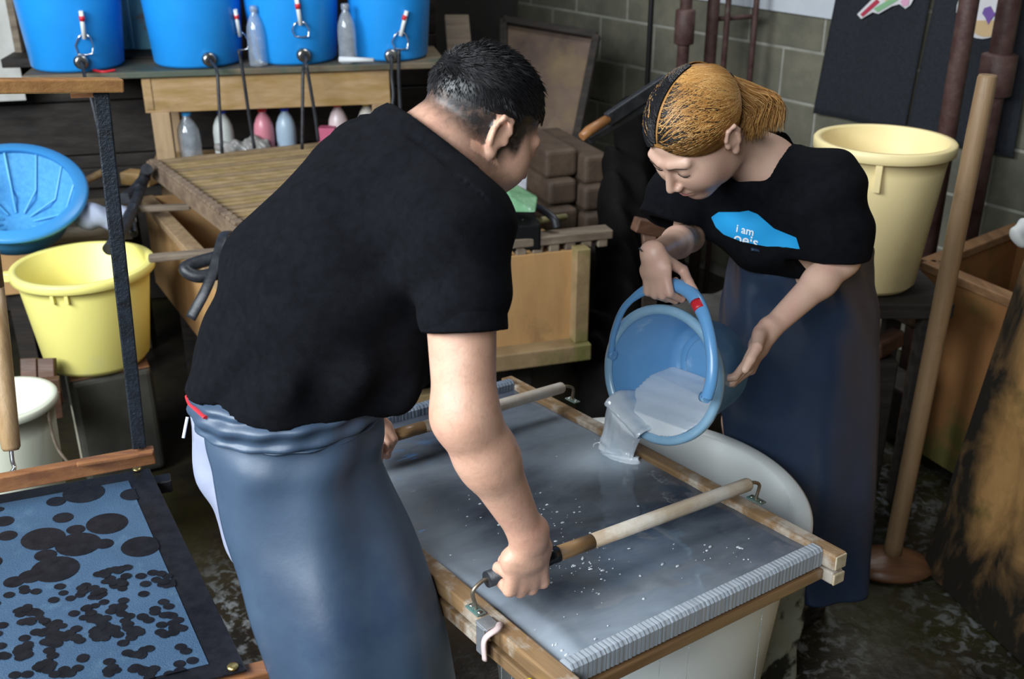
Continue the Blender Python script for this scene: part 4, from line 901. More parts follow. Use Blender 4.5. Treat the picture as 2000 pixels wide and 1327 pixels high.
seeds = [(350, 870), (650, 870), (850, 850), (430, 960), (200, 1000), (150, 1080), (620, 1120), (500, 1000), (80, 1000), (660, 950), (280, 1150), (700, 1190), (200, 1270), (380, 1290), (620, 1290), (780, 1090), (930, 1010), (360, 1080), (60, 1180), (770, 1280), (540, 1110)]
for sx_, sy_ in seeds:
    x, y = sx_, sy_
    for k in range(rnd.randint(5, 9)):
        x += rnd.uniform(-50, 56); y += rnd.uniform(-30, 30)
        a = s_px(x / 2.782, 850 + y / 2.782); dots.append((a[0], a[1], rnd.uniform(.0075, .010)))
for _ in range(75):
    x, y = rnd.uniform(-40, 1090), rnd.uniform(850, 1327)
    if y < 760 + max(0, 700 - x) * .12: continue
    a = s_px(x / 2.782, 850 + y / 2.782); dots.append((a[0], a[1], .0092))
for k, (cx_, cy_) in enumerate([(660, 735), (690, 728), (625, 738), (595, 745), (565, 755), (535, 765), (570, 770), (640, 748), (685, 775), (665, 815), (615, 810), (765, 775), (830, 757), (875, 762), (895, 805), (790, 818), (445, 840), (325, 832)]):
    a = s_px(cx_ / 2.782, 850 + cy_ / 2.782); dots.append((a[0], a[1], .0095))
nd_ = 0
for a, b_, r_ in dots:
    if b_ > byb + .01 or a < bxr - .03: continue
    n_ = 22; nd_ += 1
    ca, cb = a, b_
    poly = []
    for k in range(n_):
        an = 2 * PI * k / n_; xx = max(ca + r_ * math.cos(an), bxr - .004); yy = min(max(cb + r_ * math.sin(an), byt - .004), byb + .004); poly.append(sp_(xx, yy, .0026 + .000004 * nd_))
    mb.add(poly, [list(range(n_))])
mb.build('black_spots', M_sb, scr)
for x, y in ((268, 920), (455, 1307)):
    a = s_px(x, y); MB().lathe([(.004, .002), (.009, .0025), (.009, .006), (.004, .007), (0, .007)], 18, Matrix.Translation(sp_(a[0], a[1], 0))).build('brass_grommet', mat('brass', (.55, .42, .16), rough=.3, metal=.9), scr)
# its mould: lower frame below the screen, upper frame standing open
mo2 = thing('papermaking_mould', 'empty papermaking mould standing open with its black-barred upper frame raised', 'papermaking mould', sA - Vector((0, 0, .06)))
M_mo = wood('wet_orange_wood', (.30, .13, .05), (.16, .065, .03), 0, dark=(.06, .03, .02), rough=.3)
zz = -.026
def bb_(a, b_, w_, h_, nm, m=M_mo): MB().bar(a, b_, w_, h_).build(nm, m, mo2, bevel=.003)
bb_(sp_(-.035, .035, zz), sp_(SWd, .035, zz), .035, .03, 'lower_rail', M_sb)
bb_(sp_(-.055, SHt - .01, zz), sp_(SWd, SHt - .01, zz), .035, .03, 'lower_rail')
bb_(sp_(.02, .02, zz - .001), sp_(.02, SHt, zz), .03, .028, 'lower_crossbar')
bb_(sp_(SWd - .02, .02, zz - .001), sp_(SWd - .02, SHt, zz), .03, .028, 'lower_crossbar')
q0 = PZ(302, 888, .775); q1 = PZ(0, 944, .775); dx_ = (q1 - q0).normalized()
bb_(q0, q0 + dx_ * .9, .022, .036, 'upper_rail')
MB().bar(PZ(300, 884, .80), PZ(150, 908, .80), .012, .010).build('splinter', M_mo, mo2, bevel=.003)
b0_ = PZ(272, 872, .80) ; tp_ = PY(197, 176, b0_.y - .02)
MB().bar(b0_, tp_, .028, .026, up=(0.35, -.93, 0)).build('black_side_bar', mat('black_painted_wood', (.006, .007, .009), (.016, .022, .032), 40, .4, c3=(.06, .10, .16), s3=30, t3=(.68, .76), bump=.6), mo2, bevel=.003)
tq = PY(-30, 168, tp_.y - .12); te = PY(238, 166, tp_.y + .01)
MB().bar(te, tq, .03, .024).build('upper_rail', wood('orange_upper_rail', (.42, .22, .08), (.28, .13, .05), 0, dark=(.5, .42, .32), s3=5, t3=(.6, .75), rough=.3), mo2, bevel=.003)
MB().bar(te + Vector((-.03, .0, -.016)), te + Vector((-.09, -.01, -.016)), .02, .008).build('splinter', M_mo, mo2)
g0 = PT(22, 880, 2.22); g1 = PT(-12, 560, 2.2)
MB().tube([g1, g1.lerp(g0, .35), g1.lerp(g0, .7), g0 + (g1 - g0) * .02, g0], [.020, .021, .020, .019, .015], 18).build('handle', wood('bound_grip', (.42, .28, .15), (.28, .17, .08), 2, dark=(.2, .12, .06), rough=.4), mo2)
MB().tube([PY(-53, 178, tp_.y + .06), g1.lerp(PY(-53, 178, tp_.y + .06), .3), g1], [.017, .018, .020], 18).build('handle_pole', M_pine, mo2)
MB().tube(arc([g0 + (g1 - g0) * .02, PT(24, 900, 2.22), PT(28, 914, 2.22), PT(22, 925, 2.2)]), .0045, 8).build('hook', M_wire, mo2)
# table below
tbz = ZS - .046
t2 = thing('work_table', 'dark work table under the patterned screen', 'table', vz(sp_(.5, .3), 0))
MB().prism([sp_(.02, .03, tbz - ZS), sp_(.9, .03, tbz - ZS), sp_(.9, SHt - .02, tbz - ZS), sp_(.02, SHt - .02, tbz - ZS)], Vector((0, 0, -.03))).build('table_top', M_darkwood, t2)
for a, b_ in ((.06, .07), (.85, .07), (.06, SHt - .07), (.85, SHt - .07)): MB().bar(vz(sp_(a, b_), 0), vz(sp_(a, b_), tbz - .03), .05, .05).build('leg', M_darkwood, t2)
# ================================================================ people
UPV = Vector((0, sp, cp)); FWD = Vector((0, cp, -sp)); RX = Vector((1, 0, 0))
M_skin = mat('skin_man', (.64, .38, .27), (.58, .32, .22), 14, .44, sss=.06, bump=.15, bscale=220, c3=(.60, .30, .22), s3=9, t3=(.5, .75), attr=('stubble', (.020, .016, .015), 60, .7))
M_skinw = mat('skin_woman', (.66, .43, .32), (.62, .38, .28), 14, .42, sss=.06, bump=.1, bscale=240, c3=(.63, .34, .27), s3=9, t3=(.52, .75))
M_shirt = mat('black_cotton_shirt', (.0036, .0038, .0052), (.0058, .0062, .0084), 60, .95, bump=.4, bscale=600, spec=.10)
M_apm = mat('slate_blue_apron', (.050, .080, .128), (.038, .062, .102), 6, .42, bump=.25, bscale=10, c3=(.025, .045, .09), s3=4, t3=(.55, .72))
M_apw = mat('navy_rubber_apron', (.026, .044, .085), (.018, .032, .064), 6, .36, bump=.2, bscale=12, c3=(.03, .05, .09), s3=3, t3=(.55, .72))
M_hair = mat('black_hair', (.006, .0055, .006), (.012, .011, .012), 40, .38)
M_gold = mat('golden_brown_hair', (.40, .19, .050), (.30, .135, .034), 12, .42)
M_gold2 = mat('light_gold_hair', (.56, .32, .11), (.46, .25, .08), 12, .42)

def basis(f, u):
    f = Vector(f).normalized(); u = Vector(u); u = (u - f * u.dot(f)).normalized(); r = f.cross(u)
    return Matrix((r, f, u)).transposed()
class Head:
    def __init__(s, O, f, u, sc=1.0): s.O = Vector(O); s.M = basis(f, u); s.s = sc
    def p(s, x, y, z): return s.O + s.M @ (Vector((x, y, z)) * s.s)
    def add(s, S_, male=True):
        k = s.s; P = s.p; e = lambda x, y, z, a, b, c: el(P(x, y, z), (a * k, b * k, c * k), s.M)
        S_.add(e(0, -.012, .035, .076, .096, .080)).add(e(0, .028, -.028, .060 if male else .057, .064, .078), .03).add(e(0, .062, -.090, .026, .022, .020), .035)
        for q in (-1, 1):
            S_.add(e(q * .050, .0, -.062, .016, .032, .028) if male else e(q * .045, .008, -.058, .012, .028, .028), .05)
            S_.add(e(q * .034, .062, -.026, .026, .024, .030), .04)
            S_.sub(e(q * .031, .099, .008, .018, .012, .011), .014)
            S_.add(e(q * .031, .079, .006, .015, .0135, .0125), .006)
            S_.add(rc(P(q * .012, .092, .026), P(q * .044, .078, .026), .006 * k, .006 * k), .018)
        S_.add(rc(P(0, .090, .016), P(0, .112, -.026), .0055 * k, .0085 * k), .012)
        for q in (-1, 1): S_.add(e(q * .011, .102, -.031, .0075, .009, .007), .006)
        S_.add(e(0, .089, -.056, .021, .010, .0055), .007).add(e(0, .087, -.067, .019, .010, .006), .007)
        S_.add(e(0, .086, -.047, .012, .008, .008), .01)
        for q in (-1, 1):                                           # ears: helix ring, lobe, concha
            c_ = [(q * .074, .004, -.012), (q * .082, .006, .012), (q * .087, -.004, .028), (q * .090, -.020, .026), (q * .088, -.025, .008), (q * .084, -.018, -.014), (q * .078, -.006, -.030)]
            S_.add(e(q * .078, -.008, .0, .007, .017, .026), .006)
            for a, b in zip(c_[:-1], c_[1:]): S_.add(rc(P(*a), P(*b), .0042 * k, .0042 * k), .003)
            S_.add(e(q * .079, -.003, -.029, .006, .008, .009), .006)
            S_.sub(e(q * .091, -.006, .002, .009, .010, .016), .004)
            S_.add(e(q * .080, .008, -.004, .005, .005, .007), .004)
def hand(S_, Wp, d, t, right, pose, thumb, k=1.0, rr=.0086):
    d = Vector(d).normalized(); t = (Vector(t) - d * Vector(t).dot(d)).normalized(); n = (d.cross(t)) * (-1 if right else 1)
    P = lambda a, b, c: Wp + (d * a + t * b + n * c) * k
    S_.add(rc(P(-.01, 0, 0), P(.035, 0, 0), .021 * k, .021 * k, t, 1.35), .015)
    S_.add(rc(P(.03, .002, 0), P(.078, .0, -.001), .0145 * k, .012 * k, t, 2.7), .012)
    S_.add(el(P(.035, -.022, .008), (.016 * k,) * 3), .012)
    kn = [(.086, .029), (.090, .0095), (.087, -.010), (.079, -.028)]; ln = [(.043, .026, .021), (.047, .030, .022), (.044, .028, .021), (.034, .021, .018)]
    for i in range(4):
        a, b = kn[i]; p = P(a, b, -.002); base = P(.05, b * .8, 0); S_.add(rc(base, p, .0095 * k, .0098 * k), .006)
        ang = 0; sp_ = (1.5 - i) * .02
        for j in range(3):
            ang += pose[i][j]; dr = (d * math.cos(math.radians(ang)) + n * math.sin(math.radians(ang)) + t * sp_).normalized()
            q = p + dr * ln[i][j] * k; r0 = (rr - .0004 * j - (.0010 if i == 3 else 0)) * k
            S_.add(rc(p, q, r0, r0 - .0006), .0022); p = q
    tb = [P(.012, .020, .006)] + thumb; rs = [.0145, .0115, .0098, .0082]
    for i in range(len(tb) - 1): S_.add(rc(tb[i], tb[i + 1], rs[min(i, 3)] * k, rs[min(i + 1, 3)] * k), .010 if i == 0 else .003)
    return P, n
def strands(name, paths, ms, parent):                               # paths: (points, r, mat index or per-point fn)
    mb = MB()
    for pts, r, mi in paths:
        m = len(pts); o0 = len(mb.v); px_ = None; vs = []
        for i, p in enumerate(pts):
            dd = (pts[min(i + 1, m - 1)] - pts[max(i - 1, 0)])
            if dd.length < 1e-7: dd = Vector((0, 0, 1))
            dd.normalize(); x, y, _ = frame_of(dd); rad = r * (1 - .75 * (i / (m - 1)) ** 2)
            for q in range(3): a = 2.094 * q; vs.append(p + (x * math.cos(a) + y * math.sin(a)) * rad)
        o = len(mb.v); mb.v += vs
        for i in range(m - 1):
            mm = mi if isinstance(mi, int) else mi(i / (m - 1))
            for q in range(3): mb.f.append([o + i * 3 + q, o + i * 3 + (q + 1) % 3, o + (i + 1) * 3 + (q + 1) % 3, o + (i + 1) * 3 + q]); mb.mi.append(mm); mb.sm.append(True)
    return mb.build(name, ms, parent)
def loft(name, rings, m, parent, a0, a1, ratio, fold, nseg=90, sub=10, thick=.003, flare=0):
    R_ = []
    for l, r, y, t in rings: c_ = PT((l + r) / 2, y, t); R_.append((c_, (r - l) / 2 / F * t))
    mb = MB(); vs = []; lv = []
    for i in range(len(R_) - 1):
        for k in range(sub):
            s = k / sub; P = [R_[max(0, i - 1)], R_[i], R_[i + 1], R_[min(len(R_) - 1, i + 2)]]
            cr = lambda a, b, c, d: .5 * (2 * b + (c - a) * s + (2 * a - 5 * b + 4 * c - d) * s * s + (3 * b - a - 3 * c + d) * s ** 3)
            lv.append((cr(*[q[0] for q in P]), cr(*[q[1] for q in P])))
    lv.append(R_[-1]); nl = len(lv)
    for j, (c_, a) in enumerate(lv):
        for k in range(nseg + 1):
            th = math.radians(a0 + (a1 - a0) * k / nseg); v = j / (nl - 1); dlt = fold(th, v)
            vs.append(c_ + Vector((math.cos(th) * (a + dlt), math.sin(th) * (a * ratio + dlt), 0)))
    mb.add(vs, [(j * (nseg + 1) + k, j * (nseg + 1) + k + 1, (j + 1) * (nseg + 1) + k + 1, (j + 1) * (nseg + 1) + k) for j in range(nl - 1) for k in range(nseg)], 0, True)
    o = mb.build(name, m, parent)
    if thick: md = o.modifiers.new('thick', 'SOLIDIFY'); md.thickness = thick; md.offset = 0
    return o

# ---------------------------------------------------------------- the man
man = thing('person', 'man in black t-shirt and slate blue apron bending over the mould, gripping its handles', 'person', Vector((-.38, 1.62, 0)))
Wd = Vector((.45, -.89, 0)).normalized()
mh = Head(PT(936, 250, 1.73), (.73, .38, -.57), (.45, .25, .85), 1.03)
m_nb = PT(836, 318, 1.72); m_sR = PT(895, 455, 1.585); m_sL = m_nb - Wd * .20 + Vector((-.02, 0, -.05))
m_eR = PT(908, 812, 1.60)
# right hand on the front handle
bd = (W(HB1[1]) - W(HB1[0])).normalized()
def on_bar(A_, B_, x):
    a, b = W(A_), W(B_); best = min((abs(1000 + F * (q.x) / ((q.y) * cp + (H - q.z) * sp) - x), k) for k in range(0, 1001) for q in [a.lerp(b, k / 1000)])
    return a.lerp(b, best[1] / 1000)
bp1 = on_bar(HB1[0], HB1[1], 1006)
dR = Vector((.10, .12, -.96)).normalized(); dR = (dR - bd * dR.dot(bd)).normalized(); nR = -(dR.cross(bd)); m_wR = bp1 - dR * .086 - nR * .032
m_wR_arm = m_wR
bp2 = on_bar(HB2[0], HB2[1], 722)
dL = Vector((.0, -.05, -.98)).normalized(); dL = (dL - bd * dL.dot(bd)).normalized(); nL = dL.cross(bd); m_wL = bp2 - dL * .068 - nL * .030
m_eL = PT(742, 640, 2.08)
lo = (-1.0, .95, -.02); hi = (.45, 2.35, 1.85)
B = SDF(lo, hi, .0036)
# torso and legs under the clothes
hipc = PT(560, 870, 1.82); rkn = Vector((-.33, 1.50, .50)); lkn = Vector((-.36, 1.86, .52)); rft = Vector((-.47, 1.52, .07)); lft = Vector((-.50, 1.90, .07))
B.add(rc(PT(565, 760, 1.80), PT(670, 545, 1.75), .10, .12, Wd, 1.25)).add(rc(PT(670, 545, 1.75), PT(775, 400, 1.73), .125, .10, Wd, 1.35), .05)
B.add(rc(m_sL, m_nb + (m_sR - m_nb) * .15, .05, .055), .05).add(rc(m_nb, m_sR, .055, .048), .05)
B.add(rc(hipc, PT(562, 770, 1.80), .085, .09, Wd, 1.15), .05)
for s_, kn_, ft in ((1, rkn, rft), (-1, lkn, lft)):
    B.add(rc(hipc + Wd * .06 * s_, kn_, .07, .048), .04).add(rc(kn_, ft, .052, .036), .03).add(rc(ft + Vector((-.03, 0, -.01)), ft + Vector((.15, .06, -.03)), .034, .028), .03)
B.add(rc(m_nb + Vector((-.01, 0, -.01)), mh.p(0, -.038, -.035), .070, .066), .05)
mh.add(B, True)
B.add(rc(m_sR, m_eR, .058, .047), .03).add(rc(m_eR, m_eR.lerp(m_wR, .35), .046, .0475), .03).add(rc(m_eR.lerp(m_wR, .3), m_wR, .0475, .027), .02)
B.add(el(m_eR + Vector((-.002, .016, 0)), (.030, .032, .034)), .03)
B.add(rc(m_sL, m_eL, .055, .045), .03).add(rc(m_eL, m_wL, .045, .028), .03)
grip = [(78, 92, 58), (82, 95, 60), (86, 98, 62), (92, 104, 66)]
PR = lambda a, b, c, Wp=m_wR, d=dR, n=nR: Wp + d * a + bd * b + n * c
hand(B, m_wR, dR, bd, True, grip, [PR(.045, .045, .022), PR(.070, .050, .040), PR(.090, .030, .050)], 1.18, .0100)
PL = lambda a, b, c, Wp=m_wL, d=dL, n=nL: Wp + d * a + bd * b + n * c
hand(B, m_wL, dL, bd, False, grip, [PL(.045, .045, .022), PL(.070, .050, .040), PL(.090, .030, .050)], 1.06, .0098)
mbody = B.mesh('body', M_skin, man)
def stubble(P):
    L_ = (P - A(mh.O)) @ np.array(mh.M, dtype=np.float32) / mh.s; x, y, z = np.abs(L_[:, 0]), L_[:, 1], L_[:, 2]
    back = sstep(-.070, -.005, z + .25 * (y + .02)) * sstep(.03, -.01, y - .25 * z - .02) * (y < .06)
    sideb = sstep(.016, .026, y) * sstep(.050, .038, y) * sstep(-.030, .0, z) * (x > .05)
    top = sstep(.0, .03, z - .045 * sstep(.03, .09, y))* sstep(.085, .07, y)
    beard = .30 * sstep(-.035, -.06, z) * sstep(.0, .03, y)
    r = np.sqrt((L_ ** 2).sum(1)); return np.maximum.reduce([back, sideb, top * .95, beard]) * (r < .17) * np.where((x > .0745) & (np.abs(y + .006) < .036) & (z > -.04) & (z < .036), 0, 1)
set_attr(mbody, 'stubble', stubble)
# shirt
lo = (-.85, 1.15, .85); hi = (.25, 2.25, 1.75)
T = SDF(lo, hi, .005)
T.add(rc(PT(548, 748, 1.80), PT(640, 570, 1.76), .152, .158, Wd, 1.15), .03).add(rc(PT(640, 570, 1.76), PT(752, 420, 1.73), .158, .140, Wd, 1.25), .06)
T.add(rc(PT(752, 420, 1.73), PT(838, 318, 1.72), .115, .085, Wd, 1.35), .06).add(rc(m_nb, m_sR, .07, .075), .07).add(rc(m_nb, m_sL, .07, .068), .07)
T.add(rc(m_sR + Vector((0, 0, .005)), PT(906, 600, 1.575), .080, .062), .04).add(rc(PT(906, 600, 1.575), PT(908, 628, 1.575), .061, .060), .02)
T.add(rc(m_sL, m_sL.lerp(m_eL, .7), .078, .066), .04)
T.add(rc(PT(640, 700, 1.76), PT(760, 690, 1.74), .11, .075, Wd, 1.2), .06)
ax_ = (PT(640, 570, 1.76) - PT(548, 748, 1.80)).normalized()
hem = PT(545, 775, 1.8)
T.clip(m_nb + (RX * .64 + UPV * .77) * .030, RX * .64 + UPV * .77)
T.clip(PT(560, 742, 1.8), -(Vector((0, 0, 1)) + RX * .10))
T.clip(PT(908, 655, 1.57), -UPV + RX * .06 if False else -UPV) if False else None
sl_lo = PT(915, 650, 1.57)
def shirt_folds(P):
    q = P - A(PT(640, 600, 1.75)); u = q @ A(RX); v = q @ A(UPV); w_ = q @ A(FWD)
    f = .0035 * np.sin(u * 34 + v * 22 + 2.0 * np.sin(v * 13)) + .0022 * np.sin(v * 60 - u * 30 + 1.5 * np.sin(u * 21))
    g_ = np.exp(-((u - .10 + v * .25) / .05) ** 2) * .009 * np.sin(v * 9 + .5)          # crease beside the arm
    hem_ = np.exp(-((v + .13) / .05) ** 2) * .007 * np.sin(u * 55 + w_ * 40)
    cn = RX * .64 + UPV * .77; dpl = (P - A(m_nb + cn * .030)) @ A(cn); near = np.sqrt(((P - A(m_nb)) ** 2).sum(1)) < .17
    return f * (dpl < -.03) + g_ + hem_ - .0022 * ((dpl > -.020) & near)
T.disp(shirt_folds)
# sleeve cut and cuff
arm_d = (m_eR - m_sR).normalized()
def cut_sleeve(P):
    q = P - A(PT(906, 648, 1.575)); al = q @ A(arm_d); v = q - al[..., None] * A(arm_d); rr_ = np.sqrt((v * v).sum(-1)); return np.maximum(-al, rr_ - .10)
T.sub((cut_sleeve, A(PT(906, 700, 1.575) - Vector((.13,) * 3)), A(PT(906, 700, 1.575) + Vector((.13,) * 3))), .002)
shirt = T.mesh('t_shirt', M_shirt, man)
Cf = SDF(PT(906, 630, 1.575) - Vector((.1, .1, .08)), PT(906, 630, 1.575) + Vector((.1, .1, .08)), .003)
cA = PT(905, 607, 1.578); cB = PT(907, 646, 1.574)
Cf.add(rc(cA, cB, .0655, .0655), .004); Cf.clip(cA, -arm_d); Cf.clip(cB, arm_d); Cf.sub(rc(cA - arm_d * .02, cB + arm_d * .03, .057, .057), .002)
Cf.mesh('sleeve_cuff', M_shirt, man)
NC = SDF(m_nb - Vector((.16, .16, .14)), m_nb + Vector((.16, .16, .16)), .0035)
# trousers
Tr = SDF((-.95, 1.2, .05), (.1, 2.2, 1.15), .006)
tl = [(365, 790), (368, 850), (382, 920), (408, 985), (440, 1045), (470, 1105), (500, 1190), (528, 1290), (545, 1380)]
rad = [.104, .106, .105, .102, .100, .096, .092, .088, .085]
tp = [PT(x + r_ * F / 1.82, y, 1.82) + Vector((0, .035, -.0)) for (x, y), r_ in zip(tl, rad)]
for i in range(len(tp) - 1): Tr.add(rc(tp[i], tp[i + 1], rad[i], rad[i + 1], Wd, 1.1), .02)
Tr.add(rc(tp[4], rkn + Vector((0, .03, 0)), .085, .065), .03).add(rc(rkn + Vector((0, .03, 0)), rft + Vector((0, 0, .08)), .065, .06), .03).add(rc(tp[4] - Wd * .05, lkn, .085, .065), .03).add(rc(lkn, lft + Vector((0, 0, .08)), .065, .06), .03)
Tr.disp(lambda P: .003 * np.sin(P[:, 2] * 60 + P[:, 0] * 30) + .003 * np.sin(P[:, 2] * 25 - P[:, 0] * 70))
Tr.clip(PT(520, 785, 1.8), (0, 0, 1))
Tr.mesh('trousers', mat('grey_trousers', (.30, .32, .42), (.24, .26, .35), 8, .6), man)
# apron
rings = [(384, 746, 752, 1.79), (392, 742, 800, 1.80), (398, 742, 850, 1.80), (402, 742, 900, 1.81), (420, 772, 980, 1.82), (446, 806, 1060, 1.82), (470, 836, 1140, 1.82), (502, 862, 1230, 1.83), (530, 882, 1330, 1.86), (556, 905, 1450, 1.93), (580, 925, 1600, 2.03)]
fm = lambda th, v: .004 * math.sin(th * 7 + v * 9) * (1 - v * .3) + .0035 * math.sin(th * 3 - v * 24) * math.exp(-v * 2.5) + .006 * math.sin(th * 4 + v * 3) * v
ap = loft('apron', rings, M_apm, man, -141, 110, .95, fm)
band = [(396, 736, 712, 1.79), (382, 750, 735, 1.79), (376, 754, 760, 1.79), (384, 750, 790, 1.80), (390, 743, 802, 1.80)]
fb = lambda th, v: .0035 * math.sin(v * 22 + th * 2.0) + .002 * math.sin(th * 17 + v * 9)
loft('apron_waistband', band, M_apm, man, -165, 120, .97, fb, sub=8).location
MB().tube(arc([PT(366, 772, 1.78), PT(372, 788, 1.74), PT(384, 800, 1.71), PT(402, 816, 1.68)]), [.003] + [.005] * 24, 8, flat=.5).build('red_strap', mat('red_ribbon', (.5, .02, .03), rough=.6), man)
MB().tube(arc([PT(366, 815, 1.8), PT(362, 835, 1.8), PT(358, 856, 1.8)]), .0025, 8).build('drawstring', M_wt, man)
# boots
for ft, nm in ((rft, 'boot'), (lft, 'boot')):
    Bo = SDF(ft - Vector((.2, .2, .12)), ft + Vector((.3, .25, .4)), .006); ky = ft + Vector((.03, 0, .28))
    Bo.add(rc(ft, ky, .055, .078)).add(rc(ft + Vector((-.03, 0, -.03)), ft + Vector((.16, .07, -.035)), .042, .038), .03).mesh(nm, mat('black_boot', (.008, .008, .009), rough=.18), man)
# hair
k = mh.s
Hc = SDF(mh.O - Vector((.16,) * 3), mh.O + Vector((.16, .16, .2)), .003)
Hc.add(el(mh.p(0, -.0135, .0415), (.0768 * mh.s, .0962 * mh.s, .0815 * mh.s), mh.M))
Hc.clip(mh.p(0, .092, .050), mh.M @ Vector((0, .55, -.83)))
hair = Hc.mesh('hair', M_hair, man)
rnd = random.Random(3); paths = []
def ellp(dx, c=(0, -.012, .038), r=(.078, .098, .083)): return Vector((c[0] + dx.x * r[0], c[1] + dx.y * r[1], c[2] + dx.z * r[2]))
for _ in range(13000):
    d = Vector((rnd.gauss(0, 1), rnd.gauss(0, 1), rnd.gauss(0, 1))).normalized()
    lim = -.02 + .25 * abs(d.x) if d.y < 0 else .05 + .40 * d.y
    if d.z < lim - .42 or rnd.random() > .35 + 1.6 * (d.z - lim + .42) or (d.y > .3 and d.z < lim): continue
    if d.z < lim:                                                   # cropped sides
        if abs(d.y) < .25 and d.z < .05 and abs(d.x) > .7: continue
        p = ellp(d, r=(.0765, .0965, .081)); tdir = Vector((0, .5, -.6)); tdir = (tdir - d * tdir.dot(d)).normalized() * .7 + d * .35
        L_ = .006 + .016 * max(0, d.z - lim + .42); pts = [mh.p(*(p + tdir * L_ * q)) for q in (0, .5, 1)]; paths.append((pts, .00055, 0)); continue
    p = ellp(d); tdir = Vector((rnd.uniform(-.35, .35), .85, -.25)) ; tdir = (tdir - d * tdir.dot(d)); tdir = tdir.normalized() if tdir.length > .1 else Vector((0, 1, 0))
    L_ = rnd.uniform(.014, .024) * (1 if d.z > .3 else .75); lift = rnd.uniform(.15, .6) * (1.2 if d.z > .75 else .5)
    pts = [mh.p(*(p + tdir * L_ * q + d * (L_ * lift * q * (1 - .35 * q)))) for q in (0, .35, .7, 1)]
    paths.append((pts, rnd.uniform(.0007, .0011), 0))
strands('hair_strands', paths, [M_hair], hair)
bvb = None

# ---------------------------------------------------------------- the woman
wom = thing('person', 'woman with a golden ponytail, black t-shirt and navy apron pouring from a blue bucket', 'person', Vector((.78, 2.32, 0)))
wR = Vector((-.65, .76, 0)).normalized()
wh = Head(PT(1360, 262, 2.15), (-.55, -.45, -.70), (-.53, -.46, .70), 1.07)
w_nb = PT(1492, 318, 2.29); w_sR = PT(1352, 352, 2.44); w_sL = PT(1612, 368, 2.22)
w_eL = PT(1645, 508, 2.26); w_wL = PT(1497, 650, 2.19); w_eR = PT(1345, 462, 2.46)
# right hand hangs over the bucket handle
ih = min(range(len(hpts)), key=lambda i: (hpts[i] - PT(1298, 558, 2.13)).length); hb_p = hpts[ih]; hb_t = (hpts[ih + 2] - hpts[ih - 2]).normalized()
dW = Vector((-.20, .05, -.97)); dW = (dW - hb_t * dW.dot(hb_t)).normalized(); nW = -(dW.cross(hb_t)); w_wR = hb_p - dW * .064 - nW * .026 + hb_t * .004
Bw = SDF((.05, 1.75, -.02), (1.15, 2.85, 1.7), .0036)
w_pel = PT(1572, 600, 2.60); w_w = PT(1562, 500, 2.45); w_ch = PT(1510, 410, 2.37)
Bw.add(rc(w_pel, w_w, .08, .08, wR, 1.2)).add(rc(w_w, w_ch, .08, .09, wR, 1.25), .05).add(rc(w_sR, w_sL, .045, .045), .06).add(rc(w_ch, w_nb, .09, .05, wR, 1.3), .06)
wlf = PZ(1592, 1262, .05); wlf = Vector((.83, 2.42, .06)); wrf = Vector((.66, 2.62, .06)); wk = Vector((0, 0, 0))
for s_, ft in ((-1, wlf), (1, wrf)):
    kn_ = Vector((ft.x - .02, ft.y, .50)); Bw.add(rc(w_pel + wR * .055 * s_, kn_, .06, .045), .04).add(rc(kn_, ft + Vector((0, 0, .03)), .048, .032), .03).add(rc(ft, ft + Vector((-.10, -.09, -.025)), .03, .024), .02)
Bw.add(rc(w_nb, wh.p(0, -.035, -.045), .052, .050), .04)
wh.add(Bw, False)
Bw.add(rc(w_sL, w_eL, .042, .034), .02).add(rc(w_eL, w_eL.lerp(w_wL, .3), .034, .0335), .02).add(rc(w_eL.lerp(w_wL, .3), w_wL, .0335, .0215), .02)
Bw.add(rc(w_sR, w_eR, .042, .034), .02).add(rc(w_eR, w_eR.lerp(w_wR, .35), .034, .033), .02).add(rc(w_eR.lerp(w_wR, .35), w_wR, .033, .0215), .02)
PW = lambda a, b, c: w_wR + dW * a + hb_t * b + nW * c
hand(Bw, w_wR, dW, hb_t, True, [(62, 75, 50), (66, 78, 52), (68, 80, 52), (70, 82, 54)], [PT(1334, 528, 2.12), PT(1346, 552, 2.09), PT(1357, 568, 2.075)], .92, .0084)
dl_ = (PT(1466, 706, 2.17) - w_wL).normalized()
nl_ = Vector((-.75, .55, .15)); nl_ = (nl_ - dl_ * nl_.dot(dl_)).normalized(); tl_ = nl_.cross(dl_).normalized()
hand(Bw, w_wL, dl_, tl_, False, [(8, 45, 35), (14, 42, 35), (20, 42, 35), (26, 42, 35)], [PT(1478, 680, 2.10), PT(1466, 702, 2.08), PT(1455, 722, 2.075)], 1.0, .0084)
wbody = Bw.mesh('body', M_skinw, wom)
# shirt
Tw = SDF((.1, 1.9, .85), (1.1, 2.85, 1.6), .0045)
Tw.add(rc(PT(1566, 505, 2.49), PT(1520, 420, 2.38), .095, .122, wR, 1.22)).add(rc(PT(1520, 420, 2.38), PT(1490, 350, 2.33), .12, .085, wR, 1.3), .06)
Tw.add(rc(w_nb + Vector((0, 0, -.02)), w_sL, .062, .068), .06).add(rc(w_nb + Vector((0, 0, -.02)), w_sR, .062, .066), .06)
Tw.add(rc(w_sL, PT(1640, 478, 2.24), .070, .071), .05).add(rc(w_sR, PT(1312, 430, 2.44), .070, .082), .05)
dsl = (PT(1648, 505, 2.26) - w_sL).normalized(); dsr = (PT(1312, 440, 2.44) - w_sR).normalized()
def cutp(p0, dd, R_):
    def fn(P):
        q = P - A(p0); al = q @ A(dd); v = q - al[..., None] * A(dd); return np.maximum(-al, np.sqrt((v * v).sum(-1)) - R_)
    return (fn, A(p0) - .2, A(p0) + .2)
Tw.sub(cutp(PT(1632, 512, 2.24), (dsl + Vector((-.28, 0, -.12))).normalized(), .105), .003)
